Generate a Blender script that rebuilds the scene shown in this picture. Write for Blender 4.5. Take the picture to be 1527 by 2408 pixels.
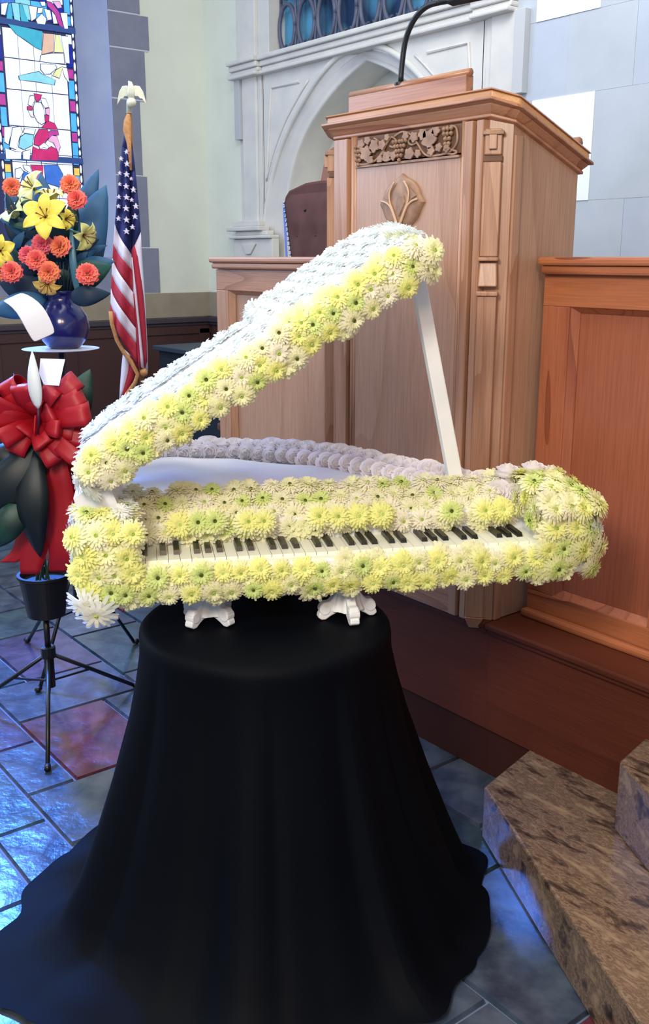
import bpy, math, random
from mathutils import Vector, Matrix, Euler
R = random.Random(7)
C = bpy.context.scene.collection
for o in list(bpy.data.objects): bpy.data.objects.remove(o)

# ------------------------------------------------------------ camera, world, lights
# World axes follow the church: X along the wooden screen, Y towards the altar wall.
FPX, EYE = 2300.0, 1.5
PITCH = math.atan(600/FPX); TH = math.radians(38)
cam_d = bpy.data.cameras.new('camera'); cam = bpy.data.objects.new('camera', cam_d); C.objects.link(cam)
cam_d.sensor_fit = 'VERTICAL'; cam_d.sensor_height = 24; cam_d.lens = 24*FPX/2408
cam_d.clip_start = .02
cam.location = (0, 0, EYE)
cam.rotation_euler = Euler((math.pi/2-PITCH, 0, math.pi/2-TH), 'XYZ')
bpy.context.scene.camera = cam
sc = bpy.context.scene
sc.view_settings.view_transform = 'Standard'; sc.view_settings.look = 'None'
sc.view_settings.gamma = 1; sc.view_settings.use_curve_mapping = False
sc.view_settings.exposure = 0.0
w = bpy.data.worlds.new('world'); sc.world = w; w.use_nodes = True
w.node_tree.nodes['Background'].inputs[0].default_value = (.80, .88, 1, 1)
w.node_tree.nodes['Background'].inputs[1].default_value = .50

def cw(x, y, z=0):      # camera-bearing ground frame -> church frame
    return Vector((x*math.sin(TH)-y*math.cos(TH), x*math.cos(TH)+y*math.sin(TH), z))
def area(name, loc, target, sx, sy, power, col):
    l = bpy.data.lights.new(name, 'AREA'); l.shape = 'RECTANGLE'; l.size = sx; l.size_y = sy
    l.energy = power; l.color = col
    o = bpy.data.objects.new(name, l); C.objects.link(o); o.location = loc
    o.rotation_euler = (Vector(target)-Vector(loc)).to_track_quat('-Z', 'Y').to_euler()
    return o
# daylight from the tall windows on the left, added overhead fill, warm lamps on the right
area('window_daylight', (-6.9, -.6, 3.2), (-1.5, 1.6, .9), 3.0, 3.6, 230, (.50, .68, 1))
area('overhead_fill', (-2.4, .6, 5.2), (-2.6, 1.6, 0), 3.0, 3.0, 115, (1, .96, .90))  # unseen area light added above to fill the nave
area('warm_lamp', (1.6, -.9, 3.2), (-1.0, 2.1, 1.1), .8, .8, 54, (1, .66, .38))
area('front_fill', (-.3, -1.0, 2.7), (-1.6, 1.5, .9), .7, .7, 72, (1, .94, .82))  # fill without a visible source, added to brighten the piano front
area('chancel_fill', (-3.2, 2.9, 4.4), (-4.6, 4.6, 2.2), 2.6, 1.2, 62, (.88, .94, 1))  # unseen light added to brighten the altar wall
l_ = bpy.data.lights.new('blue_glass_sunbeam', 'SPOT'); l_.energy = 2600; l_.color = (.05, .22, 1); l_.spot_size = math.radians(34); l_.spot_blend = .8; l_.shadow_soft_size = .25
o_ = bpy.data.objects.new('blue_glass_sunbeam', l_); C.objects.link(o_); o_.location = (-6.4, 1.6, 3.6); o_.rotation_euler = (Vector((-2.6, .55, 0))-o_.location).to_track_quat('-Z', 'Y').to_euler()

# ------------------------------------------------------------ pixel helpers (photo 1527x2408) for laying points on real planes
cp_, sp_ = math.cos(PITCH), math.sin(PITCH)
def ray(x, y):
    u = (x-763.5)/FPX; v = (y-1204)/FPX
    return u, cp_-v*sp_, -sp_-v*cp_
def at(x, y, d):        # point at forward distance d
    a, b, c = ray(x, y); t = d/b
    return cw(a*t, d, EYE+c*t)
def atY(x, y, Y):       # point on church plane Y = const
    a, b, c = ray(x, y); q = cw(a, b); t = Y/q.y
    return Vector((q.x*t, Y, EYE+c*t))
def atX(x, y, X):
    a, b, c = ray(x, y); q = cw(a, b); t = X/q.x
    return Vector((X, q.y*t, EYE+c*t))
def atZ(x, y, Z):
    a, b, c = ray(x, y); t = (Z-EYE)/c
    return cw(a*t, b*t, Z)
G = math.radians(10.3)
def pw(u, v, z=0):      # piano frame -> church frame
    return cw(u*math.cos(G)-v*math.sin(G), u*math.sin(G)+v*math.cos(G), z)
PU = (pw(1, 0)-pw(0, 0)).normalized(); PV = (pw(0, 1)-pw(0, 0)).normalized(); UP = Vector((0, 0, 1))
CX = cw(1, 0); CY = cw(0, 1)       # picture right / forward

# ------------------------------------------------------------ materials
def lin(c): return tuple((x/12.92 if x <= .04045 else ((x+.055)/1.055)**2.4) for x in [v/255 for v in c])+(1,)
MATS = {}
def mat(name, rgb, rough=.6, noise=0, scale=8, rgb2=None, bump=0, metal=0, spec=.5, emit=0, sheen=0, coat=0, stretch=(1, 1, 1), detail=5, ramp=(.3, .7), trans=0):
    if name in MATS: return MATS[name]
    m = bpy.data.materials.new(name); m.use_nodes = True; n = m.node_tree.nodes; l = m.node_tree.links
    b = n['Principled BSDF']; b.inputs['Base Color'].default_value = lin(rgb); b.inputs['Roughness'].default_value = rough
    b.inputs['Metallic'].default_value = metal; b.inputs['Specular IOR Level'].default_value = spec
    if sheen: b.inputs['Sheen Weight'].default_value = sheen
    if coat: b.inputs['Coat Weight'].default_value = coat; b.inputs['Coat Roughness'].default_value = .12
    if emit: b.inputs['Emission Color'].default_value = lin(rgb); b.inputs['Emission Strength'].default_value = emit
    if rgb2 or bump:
        tc = n.new('ShaderNodeTexCoord'); mp = n.new('ShaderNodeMapping'); nz = n.new('ShaderNodeTexNoise')
        mp.inputs['Scale'].default_value = stretch
        l.new(tc.outputs['Object'], mp.inputs[0]); l.new(mp.outputs[0], nz.inputs['Vector'])
        nz.inputs['Scale'].default_value = scale; nz.inputs['Detail'].default_value = detail
        if rgb2:
            r = n.new('ShaderNodeValToRGB'); r.color_ramp.elements[0].color = lin(rgb2); r.color_ramp.elements[1].color = lin(rgb)
            r.color_ramp.elements[0].position, r.color_ramp.elements[1].position = ramp
            l.new(nz.outputs['Fac'], r.inputs[0]); l.new(r.outputs[0], b.inputs['Base Color'])
            if emit: l.new(r.outputs[0], b.inputs['Emission Color'])
        if bump:
            bp = n.new('ShaderNodeBump'); bp.inputs['Strength'].default_value = bump; bp.inputs['Distance'].default_value = .01
            l.new(nz.outputs['Fac'], bp.inputs['Height']); l.new(bp.outputs[0], b.inputs['Normal'])
    MATS[name] = m; return m
def oak(name, c1, c2, axis, rough=.38, ringscale=6):
    """oak: long cathedral figure (distorted rings) plus fine pores running along axis"""
    m = bpy.data.materials.new(name); m.use_nodes = True; n = m.node_tree.nodes; l = m.node_tree.links
    b = n['Principled BSDF']; b.inputs['Roughness'].default_value = rough; b.inputs['Coat Weight'].default_value = .25; b.inputs['Coat Roughness'].default_value = .2
    tc = n.new('ShaderNodeTexCoord'); mp = n.new('ShaderNodeMapping')
    s = {'z': (1, 1, .10), 'x': (.10, 1, 1)}[axis]; mp.inputs['Scale'].default_value = s
    mp.inputs['Location'].default_value = (.37, .11, .23)
    l.new(tc.outputs['Object'], mp.inputs[0])
    nz = n.new('ShaderNodeTexNoise'); nz.inputs['Scale'].default_value = ringscale; nz.inputs['Detail'].default_value = 2.0
    l.new(mp.outputs[0], nz.inputs['Vector'])
    mul = n.new('ShaderNodeMath'); mul.operation = 'MULTIPLY'; mul.inputs[1].default_value = 9
    fr = n.new('ShaderNodeMath'); fr.operation = 'FRACT'
    l.new(nz.outputs['Fac'], mul.inputs[0]); l.new(mul.outputs[0], fr.inputs[0])
    mp2 = n.new('ShaderNodeMapping'); mp2.inputs['Scale'].default_value = {'z': (1, 1, .03), 'x': (.03, 1, 1)}[axis]
    l.new(tc.outputs['Object'], mp2.inputs[0])
    n2 = n.new('ShaderNodeTexNoise'); n2.inputs['Scale'].default_value = 260; n2.inputs['Detail'].default_value = 3
    l.new(mp2.outputs[0], n2.inputs['Vector'])
    r = n.new('ShaderNodeValToRGB'); e = r.color_ramp.elements
    e[0].position = .0; e[0].color = lin(c1); e[1].position = 1; e[1].color = lin(c2)
    k = r.color_ramp.elements.new(.62); k.color = lin(c1)
    k = r.color_ramp.elements.new(.97); k.color = lin(c2)
    l.new(fr.outputs[0], r.inputs[0])
    mx = n.new('ShaderNodeMixRGB'); mx.blend_type = 'MULTIPLY'; mx.inputs[0].default_value = .35
    r2 = n.new('ShaderNodeValToRGB'); r2.color_ramp.elements[0].position = .35; r2.color_ramp.elements[0].color = (.55, .48, .42, 1); r2.color_ramp.elements[1].position = .6; r2.color_ramp.elements[1].color = (1, 1, 1, 1)
    l.new(n2.outputs['Fac'], r2.inputs[0]); l.new(r.outputs[0], mx.inputs[1]); l.new(r2.outputs[0], mx.inputs[2])
    l.new(mx.outputs[0], b.inputs['Base Color'])
    bp = n.new('ShaderNodeBump'); bp.inputs['Strength'].default_value = .12; bp.inputs['Distance'].default_value = .003
    l.new(n2.outputs['Fac'], bp.inputs['Height']); l.new(bp.outputs[0], b.inputs['Normal'])
    MATS[name] = m; return m
OKV = oak('oak_vertical', (184, 140, 112), (164, 118, 90), 'z')
OKVs = oak('oak_plain', (184, 144, 118), (174, 132, 106), 'z', ringscale=2)
OKH = oak('oak_horizontal', (182, 130, 98), (156, 102, 72), 'x')
OKG = oak('oak_golden', (212, 160, 108), (202, 148, 98), 'x', ringscale=2)
OKR = oak('oak_red_panel', (160, 92, 64), (152, 84, 56), 'z', ringscale=2)
OKRV = oak('oak_red_vertical', (170, 100, 70), (142, 76, 50), 'z', ringscale=5)
OKRH = oak('oak_red_horizontal', (176, 106, 68), (126, 66, 42), 'x', ringscale=5)
OKD = oak('oak_dark', (92, 44, 28), (82, 38, 24), 'x', ringscale=2, rough=.55); OKD.node_tree.nodes['Principled BSDF'].inputs['Coat Weight'].default_value = 0; OKD.node_tree.nodes['Principled BSDF'].inputs['Specular IOR Level'].default_value = .25
CARVE = mat('carved_oak', (172, 136, 108), .5, rgb2=(132, 98, 76), scale=30)
CARVEBG = mat('carved_ground', (112, 82, 64), .7)
PLASTER = mat('cream_plaster', (226, 229, 214), .85, rgb2=(218, 221, 207), scale=3, bump=.05)
STONE = mat('carved_limestone', (218, 214, 206), .8, rgb2=(204, 202, 198), scale=6, bump=.15)
NICHE = mat('niche_plaster', (222, 222, 208), .85, rgb2=(210, 212, 200), scale=4)
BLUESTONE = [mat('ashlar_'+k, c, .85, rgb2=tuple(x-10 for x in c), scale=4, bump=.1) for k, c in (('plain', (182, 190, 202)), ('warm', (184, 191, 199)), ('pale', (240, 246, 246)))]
QUOIN = mat('grey_quoin_stone', (134, 136, 154), .85, rgb2=(124, 128, 146), scale=9, bump=.1)
REVEAL = mat('reveal_stone', (168, 178, 204), .85, rgb2=(150, 162, 196), scale=3)
MORTAR = mat('mortar', (196, 202, 212), .9)
TANSTONE = mat('tan_base_stone', (158, 146, 126), .85, rgb2=(146, 134, 116), scale=7)
WAIN = mat('wainscot_wood', (78, 50, 46), .5, rgb2=(66, 42, 42), scale=3, stretch=(1, 1, .1))
WAINCAP = mat('wainscot_cap_wood', (66, 58, 66), .5)
DARKCAB = mat('dark_teal_paint', (26, 40, 50), .6, rgb2=(22, 34, 44), scale=2)
LEAD = mat('lead_came', (54, 62, 110), .6)
GRILLE = mat('grey_tracery_metal', (92, 96, 116), .5, rgb2=(70, 74, 96), scale=10)
BLACKM = mat('black_metal', (14, 16, 22), .4)
BLACKP = mat('black_pot', (8, 12, 20), .5)
CLOTH = mat('black_navy_cloth', (3, 6, 14), .65, rgb2=(2, 4, 10), scale=2.2, spec=.08)
FOAM = mat('white_foam', (236, 238, 240), .8, rgb2=(220, 224, 232), scale=9, bump=.08)
SATIN = mat('white_sheeting', (232, 234, 240), .6, rgb2=(214, 214, 224), scale=5, bump=.15)
KEYW = mat('ivory_key', (240, 240, 224), .35)
KEYB = mat('black_key', (20, 20, 14), .35)

# ------------------------------------------------------------ mesh helpers
ORG = {}
class MB:
    def __init__(s): s.v = []; s.f = []; s.m = []
    def add(s, vs, fs, m=0):
        k = len(s.v); s.v += [Vector(p) for p in vs]
        for f in fs: s.f.append([i+k for i in f]); s.m.append(m)
        return s
    def box(s, a, b, m=0):
        (x0, y0, z0), (x1, y1, z1) = a, b
        x0, x1 = sorted((x0, x1)); y0, y1 = sorted((y0, y1)); z0, z1 = sorted((z0, z1))
        return s.add([(x0, y0, z0), (x1, y0, z0), (x1, y1, z0), (x0, y1, z0), (x0, y0, z1), (x1, y0, z1), (x1, y1, z1), (x0, y1, z1)],
                     [(0, 3, 2, 1), (4, 5, 6, 7), (0, 1, 5, 4), (1, 2, 6, 5), (2, 3, 7, 6), (3, 0, 4, 7)], m)
    def prism(s, poly, ax, m=0):    # poly: 3D points of one cap, ax: extrusion vector
        n = len(poly); ax = Vector(ax); p = [Vector(q) for q in poly]
        return s.add(p+[q+ax for q in p], [list(range(n))[::-1], list(range(n, 2*n))]+[(i, (i+1) % n, n+(i+1) % n, n+i) for i in range(n)], m)
    def hull(s, c0, c1, m=0):       # two caps of equal size
        n = len(c0)
        return s.add(list(c0)+list(c1), [list(range(n))[::-1], list(range(n, 2*n))]+[(i, (i+1) % n, n+(i+1) % n, n+i) for i in range(n)], m)
    def tube(s, pts, r, n=8, m=0, flat=1.0):
        pts = [Vector(p) for p in pts]; rs = r if isinstance(r, (list, tuple)) else [r]*len(pts)
        k = len(s.v); t0 = (pts[1]-pts[0]).normalized()
        up = Vector((0, 0, 1)) if abs(t0.z) < .9 else Vector((1, 0, 0))
        a = t0.cross(up).normalized()
        vs = []
        for i, p in enumerate(pts):
            t = (pts[min(i+1, len(pts)-1)]-pts[max(i-1, 0)]).normalized()
            a = (a-t*a.dot(t)).normalized(); b = t.cross(a)
            for j in range(n):
                g = 2*math.pi*j/n; vs.append(p+(a*math.cos(g)+b*math.sin(g)*flat)*rs[i])
        fs = [(i*n+j, i*n+(j+1) % n, (i+1)*n+(j+1) % n, (i+1)*n+j) for i in range(len(pts)-1) for j in range(n)]
        fs += [list(range(n))[::-1], [(len(pts)-1)*n+j for j in range(n)]]
        return s.add(vs, fs, m)
    def lathe(s, c, prof, n=24, m=0, ax=None):
        c = Vector(c); vs = []
        M = Vector((0, 0, 1)).rotation_difference(Vector(ax)).to_matrix() if ax else Matrix.Identity(3)
        for r, z in prof:
            for j in range(n):
                g = 2*math.pi*j/n; vs.append(c+M @ Vector((r*math.cos(g), r*math.sin(g), z)))
        L = len(prof)
        fs = [(i*n+j, i*n+(j+1) % n, (i+1)*n+(j+1) % n, (i+1)*n+j) for i in range(L-1) for j in range(n)]
        fs += [list(range(n))[::-1], [(L-1)*n+j for j in range(n)]]
        return s.add(vs, fs, m)
    def ball(s, c, r, n=10, m=0, sq=(1, 1, 1)):
        c = Vector(c); vs = []; L = max(4, n//2)
        for i in range(L+1):
            a = math.pi*i/L
            for j in range(n):
                g = 2*math.pi*j/n
                vs.append(c+Vector((math.sin(a)*math.cos(g)*sq[0], math.sin(a)*math.sin(g)*sq[1], -math.cos(a)*sq[2]))*r)
        return s.add(vs, [(i*n+j, i*n+(j+1) % n, (i+1)*n+(j+1) % n, (i+1)*n+j) for i in range(L) for j in range(n)], m)
    def grid(s, rows, m=0):
        nn = len(rows[0]); vs = [p for r in rows for p in r]
        return s.add(vs, [(i*nn+j, i*nn+j+1, (i+1)*nn+j+1, (i+1)*nn+j) for i in range(len(rows)-1) for j in range(nn-1)], m)
    def mesh(s, name, mats, org=Vector(), smooth=False):
        me = bpy.data.meshes.new(name); me.from_pydata([tuple(p-org) for p in s.v], [], s.f)
        for mm in (mats if isinstance(mats, (list, tuple)) else [mats]): me.materials.append(mm)
        for p, mi in zip(me.polygons, s.m): p.material_index = mi; p.use_smooth = smooth
        me.update(); return me
    def build(s, name, mats, parent=None, org=None, smooth=False, bevel=0, solid=0, kind=None, label=None, sub=0):
        org = ORG[parent] if parent else (Vector(org) if org is not None else Vector())
        o = bpy.data.objects.new(name, s.mesh(name, mats, org, smooth is True)); C.objects.link(o)
        if parent: o.parent = parent
        else: o.location = org
        ORG[o] = org
        import bmesh
        if smooth != 'raw':
            bm = bmesh.new(); bm.from_mesh(o.data); bmesh.ops.recalc_face_normals(bm, faces=bm.faces); bm.to_mesh(o.data); bm.free()
        if solid: q = o.modifiers.new('s', 'SOLIDIFY'); q.thickness = solid; q.offset = 0
        if bevel: q = o.modifiers.new('b', 'BEVEL'); q.width = bevel; q.segments = 2; q.limit_method = 'ANGLE'
        if sub: q = o.modifiers.new('u', 'SUBSURF'); q.levels = sub; q.render_levels = sub
        if kind: o['kind'] = kind
        if label: o['label'] = label
        return o
def tag(o, label, cat, group=None):
    o['label'] = label; o['category'] = cat
    if group: o['group'] = group
    return o
def empty(name, loc, label=None, cat=None, group=None, kind=None):
    o = bpy.data.objects.new(name, None); C.objects.link(o); o.location = loc; o.empty_display_size = .05; ORG[o] = Vector(loc)
    if label: tag(o, label, cat, group)
    if kind: o['kind'] = kind
    return o
def inst(name, me, parent, loc, nrm, spin=0, scale=1):
    o = bpy.data.objects.new(name, me); C.objects.link(o); o.parent = parent
    q = Vector((0, 0, 1)).rotation_difference(Vector(nrm).normalized()).to_matrix() @ Matrix.Rotation(spin, 3, 'Z')
    o.rotation_euler = q.to_euler(); o.location = Vector(loc)-ORG[parent]; o.scale = (scale,)*3
    return o
def BX(name, a, b, m, parent=None, bevel=0, **k): return MB().box(a, b).build(name, m, parent, bevel=bevel, **k)

# ============================================================ STRUCTURE
# ---- floor: slate tiles in mixed sizes laid square to the church
MB().box((-9, -4, -.12), (4, 8, -.012)).build('floor', mat('floor_grout', (96, 110, 138), .7), kind='structure')
floor = bpy.data.objects['floor']; ORG[floor] = Vector()
def slate(nm, c, c2): return mat('slate_'+nm, c, .24, rgb2=c2, scale=9, bump=.8, coat=.5, ramp=(.38, .64), detail=9)
SL = [slate('blue_grey', (74, 88, 106), (38, 50, 70)), slate('grey', (84, 92, 98), (48, 58, 70)), slate('green_grey', (60, 82, 82), (34, 50, 56)),
      slate('maroon', (106, 52, 62), (64, 32, 44)), slate('violet', (82, 68, 94), (48, 40, 66)), slate('sea_blue', (52, 82, 104), (28, 50, 74))]
U = .152; gx0, gy0 = -5.4, -.95; NX, NY = 36, 21
occ = [[0]*NY for _ in range(NX)]; r2 = random.Random(23); cache = {}
for i in range(NX):
    for j in range(NY):
        if occ[i][j]: continue
        opts = [(3, 3), (3, 2), (2, 3), (2, 2), (3, 2), (2, 2)]; r2.shuffle(opts)
        for a, b in opts+[(1, 2), (2, 1), (1, 1)]:
            if i+a <= NX and j+b <= NY and all(not occ[i+p][j+q] for p in range(a) for q in range(b)): break
        for p in range(a):
            for q in range(b): occ[i+p][j+q] = 1
        k = r2.choice([0, 0, 1, 1, 2, 2, 3, 4, 5, 0, 5, 0]); key = (a, b, k)
        if key not in cache:
            X, Y, g, h = a*U/2-.004, b*U/2-.004, .004, .012
            mb = MB(); mb.hull([(-X, -Y, -h), (X, -Y, -h), (X, Y, -h), (-X, Y, -h)], [(-X+g, -Y+g, 0), (X-g, -Y+g, 0), (X-g, Y-g, 0), (-X+g, Y-g, 0)])
            cache[key] = mb.mesh('tile', SL[k])
        o = bpy.data.objects.new('tile', cache[key]); C.objects.link(o); o.parent = floor
        o.location = (gx0+(i+a/2)*U, gy0+(j+b/2)*U, -.001*r2.random())
# ---- left wall (X = -7.5) with tall stained glass window
WX = -7.5
wl = MB()
wl.box((WX-.4, -4, 0), (WX, 2.70, 7)); wl.box((WX-.4, 3.75, 0), (WX, 5.2, 7)); wl.box((WX-.4, 2.70, 0), (WX, 3.75, 1.50)); wl.box((WX-.4, 2.70, 6.4), (WX, 3.75, 7))
wl = wl.build('wall_left', PLASTER, kind='structure')
BX('base_course', (WX, -4, 1.0), (WX+.03, 4.593, 1.205), TANSTONE, wl, bevel=.004)
BX('wainscot', (WX, -4, 0), (WX+.03, 4.593, .97), WAIN, wl)
for k in range(14):
    y = 4.5-k*.62
    BX('stile', (WX+.03, y-.05, .10), (WX+.045, y+.05, .90), WAIN, wl, bevel=.003)
BX('wainscot_rail', (WX+.03, -4, .86), (WX+.045, 4.593, .95), WAIN, wl)
MB().box((WX+.0, -4, .955), (WX+.075, 4.593, 1.0)).box((WX, -4, .93), (WX+.055, 4.593, .955)).build('wainscot_cap', WAINCAP, wl, bevel=.006)
for z0, z1, ye in ((1.205, 1.575, 4.10), (1.575, 2.135, 4.02), (2.135, 2.705, 3.985), (2.705, 3.075, 4.045), (3.075, 3.33, 4.09), (3.33, 3.75, 4.02), (3.75, 4.2, 4.1)):
    BX('quoin_stone', (WX, 3.75, z0+.006), (WX+.012, ye, z1-.006), QUOIN, wl, bevel=.003)
    MB().box((WX, 3.75, z0-.006), (WX+.008, ye-.01, z0+.006)).build('mortar_joint', MORTAR, wl)
    BX('quoin_stone', (WX, 2.70-(ye-3.75), z0+.006), (WX+.012, 2.70, z1-.006), QUOIN, wl, bevel=.003)
BX('apron_stone', (WX, 2.3, 1.205), (WX+.012, 3.74, 1.50), mat('apron_stone', (140, 146, 166), .85, rgb2=(128, 134, 156), scale=6), wl, bevel=.003)
# window: splayed reveal, glass plane
win = empty('window_1', (-7.75, 3.22, 1.5), kind='structure')
GX = -7.75; GA, GB = 2.88, 3.60; GZ0, GZ1 = 1.62, 6.3
MB().hull([(WX, 3.75, 1.5), (GX, 3.585, 1.6), (GX, 3.585, 6.3), (WX, 3.75, 6.4)], [(WX, 3.80, 1.5), (GX-.1, 3.80, 1.6), (GX-.1, 3.80, 6.3), (WX, 3.80, 6.4)]).build('reveal', REVEAL, win)
MB().hull([(WX, 2.70, 1.5), (GX, 2.865, 1.6), (GX, 2.865, 6.3), (WX, 2.70, 6.4)], [(WX, 2.65, 1.5), (GX-.1, 2.65, 1.6), (GX-.1, 2.65, 6.3), (WX, 2.65, 6.4)]).build('reveal', REVEAL, win)
MB().hull([(WX+.03, 2.66, 1.46), (WX+.03, 3.79, 1.46), (WX+.03, 3.79, 1.50), (WX+.03, 2.66, 1.50)], [(GX, 2.66, 1.56), (GX, 3.79, 1.56), (GX, 3.79, 1.62), (GX, 2.66, 1.62)]).build('window_sill', REVEAL, win)
BX('lead_ground', (GX-.02, GA-.03, GZ0-.05), (GX-.008, GB+.01, GZ1), LEAD, win)
def gl(nm, c, e=.68): return mat('glass_'+nm, c, .25, rgb2=tuple(max(0, x-14) for x in c), scale=14, emit=e)
GLS = dict(w=gl('white', (228, 234, 244)), t=gl('teal', (66, 170, 196)), T=gl('deep_teal', (38, 120, 170)), l=gl('light_teal', (136, 206, 220)), b=gl('sky_blue', (84, 176, 232)),
           n=gl('navy', (28, 44, 150)), p=gl('magenta', (182, 66, 152)), P=gl('crimson', (196, 44, 112)), o=gl('peach', (216, 178, 158)), y=gl('yellow', (222, 226, 168)), g=gl('gold', (236, 200, 96)),
           k=gl('rose_pink', (226, 170, 206)), B=gl('royal_blue', (62, 112, 200)))
UPP = MB()
def pane(pts, c, h=.003, px=True, shrink=.0022):
    P = [atX(x, y, GX+h) for x, y in pts] if px else [Vector((GX+h, a, b)) for a, b in pts]
    c0 = sum(P, Vector())/len(P)
    Q = [p+(c0-p).normalized()*min(shrink, (c0-p).length*.3) for p in P]
    if h > .004: MB().prism([p+(p-c0).normalized()*.0035-Vector((.003, 0, 0)) for p in P], (.0015, 0, 0)).build('came', LEAD, win)
    if c0.z > 3.5: UPP.prism([q-Vector((.002, 0, 0)) for q in Q], (.0025, 0, 0), list(GLS).index(c)); return
    MB().prism([q-Vector((.002, 0, 0)) for q in Q], (.0025, 0, 0)).build('pane', GLS[c], win)
def wz(v): return lambda y: v
# background quarries (clear) in rows; horizontal joints from the photo
rowz = [1.64, 1.80, 1.95, 2.06, 2.21, 2.275, 2.47, 2.73, 2.95, 3.16]
colsY = [3.005, 3.12, 3.24, 3.37, 3.50]
for a in range(len(rowz)-1):
    for b in range(len(colsY)-1):
        pane([(colsY[b], rowz[a]), (colsY[b+1], rowz[a]), (colsY[b+1], rowz[a+1]), (colsY[b], rowz[a+1])], 'w', 0, False, .004)
rr = random.Random(3)
z = 3.24
while z < 6.2:                   # upper tiers: blue and white glass
    h = rr.uniform(.11, .2)
    for b in range(len(colsY)-1):
        pane([(colsY[b], z), (colsY[b+1], z), (colsY[b+1], z+h), (colsY[b], z+h)], rr.choice('wwlbBbTtBnpw'), 0, False, .004)
    z += h
# borders: coloured right strip and pearl edge, and the left strip
z = 1.66; seq = ['b', 'g', 'p', 'b', 'p', 'b', 'b', 'p', 'b', 'n', 'b']
ss = [(1.66, 1.80, 'T'), (1.80, 1.92, 'b'), (1.92, 2.01, 'P'), (2.01, 2.13, 'b'), (2.13, 2.19, 'g'), (2.21, 2.28, 'b'), (2.28, 2.38, 'b'), (2.385, 2.455, 'p'), (2.46, 2.60, 'b'), (2.61, 2.69, 'p'), (2.70, 2.84, 'b'), (2.85, 2.92, 'p'), (2.93, 3.09, 'n'), (3.10, 3.17, 'w'), (3.23, 3.30, 'b'), (3.31, 3.42, 'b'), (3.42, 3.5, 'p')]
while ss[-1][1] < 6.1: q = ss[-1][1]; ss.append((q, q+.14, rr.choice('bpnbt')))
for a, b, c in ss:
    pane([(3.508, a), (3.555, a), (3.555, b), (3.508, b)], c, 0, False, .003)
    pane([(2.945, a), (2.992, a), (2.992, b), (2.945, b)], c, 0, False, .003)
z = 1.66
while z < 6.1:
    h = rr.uniform(.05, .10); a = z+h/2
    for yc in (3.568, 2.93): pane([(yc+.009*math.cos(t), a+h*.42*math.sin(t)) for t in [i*math.pi/4 for i in range(8)]], 'w', 0, False, .0005)
    z += h
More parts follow.
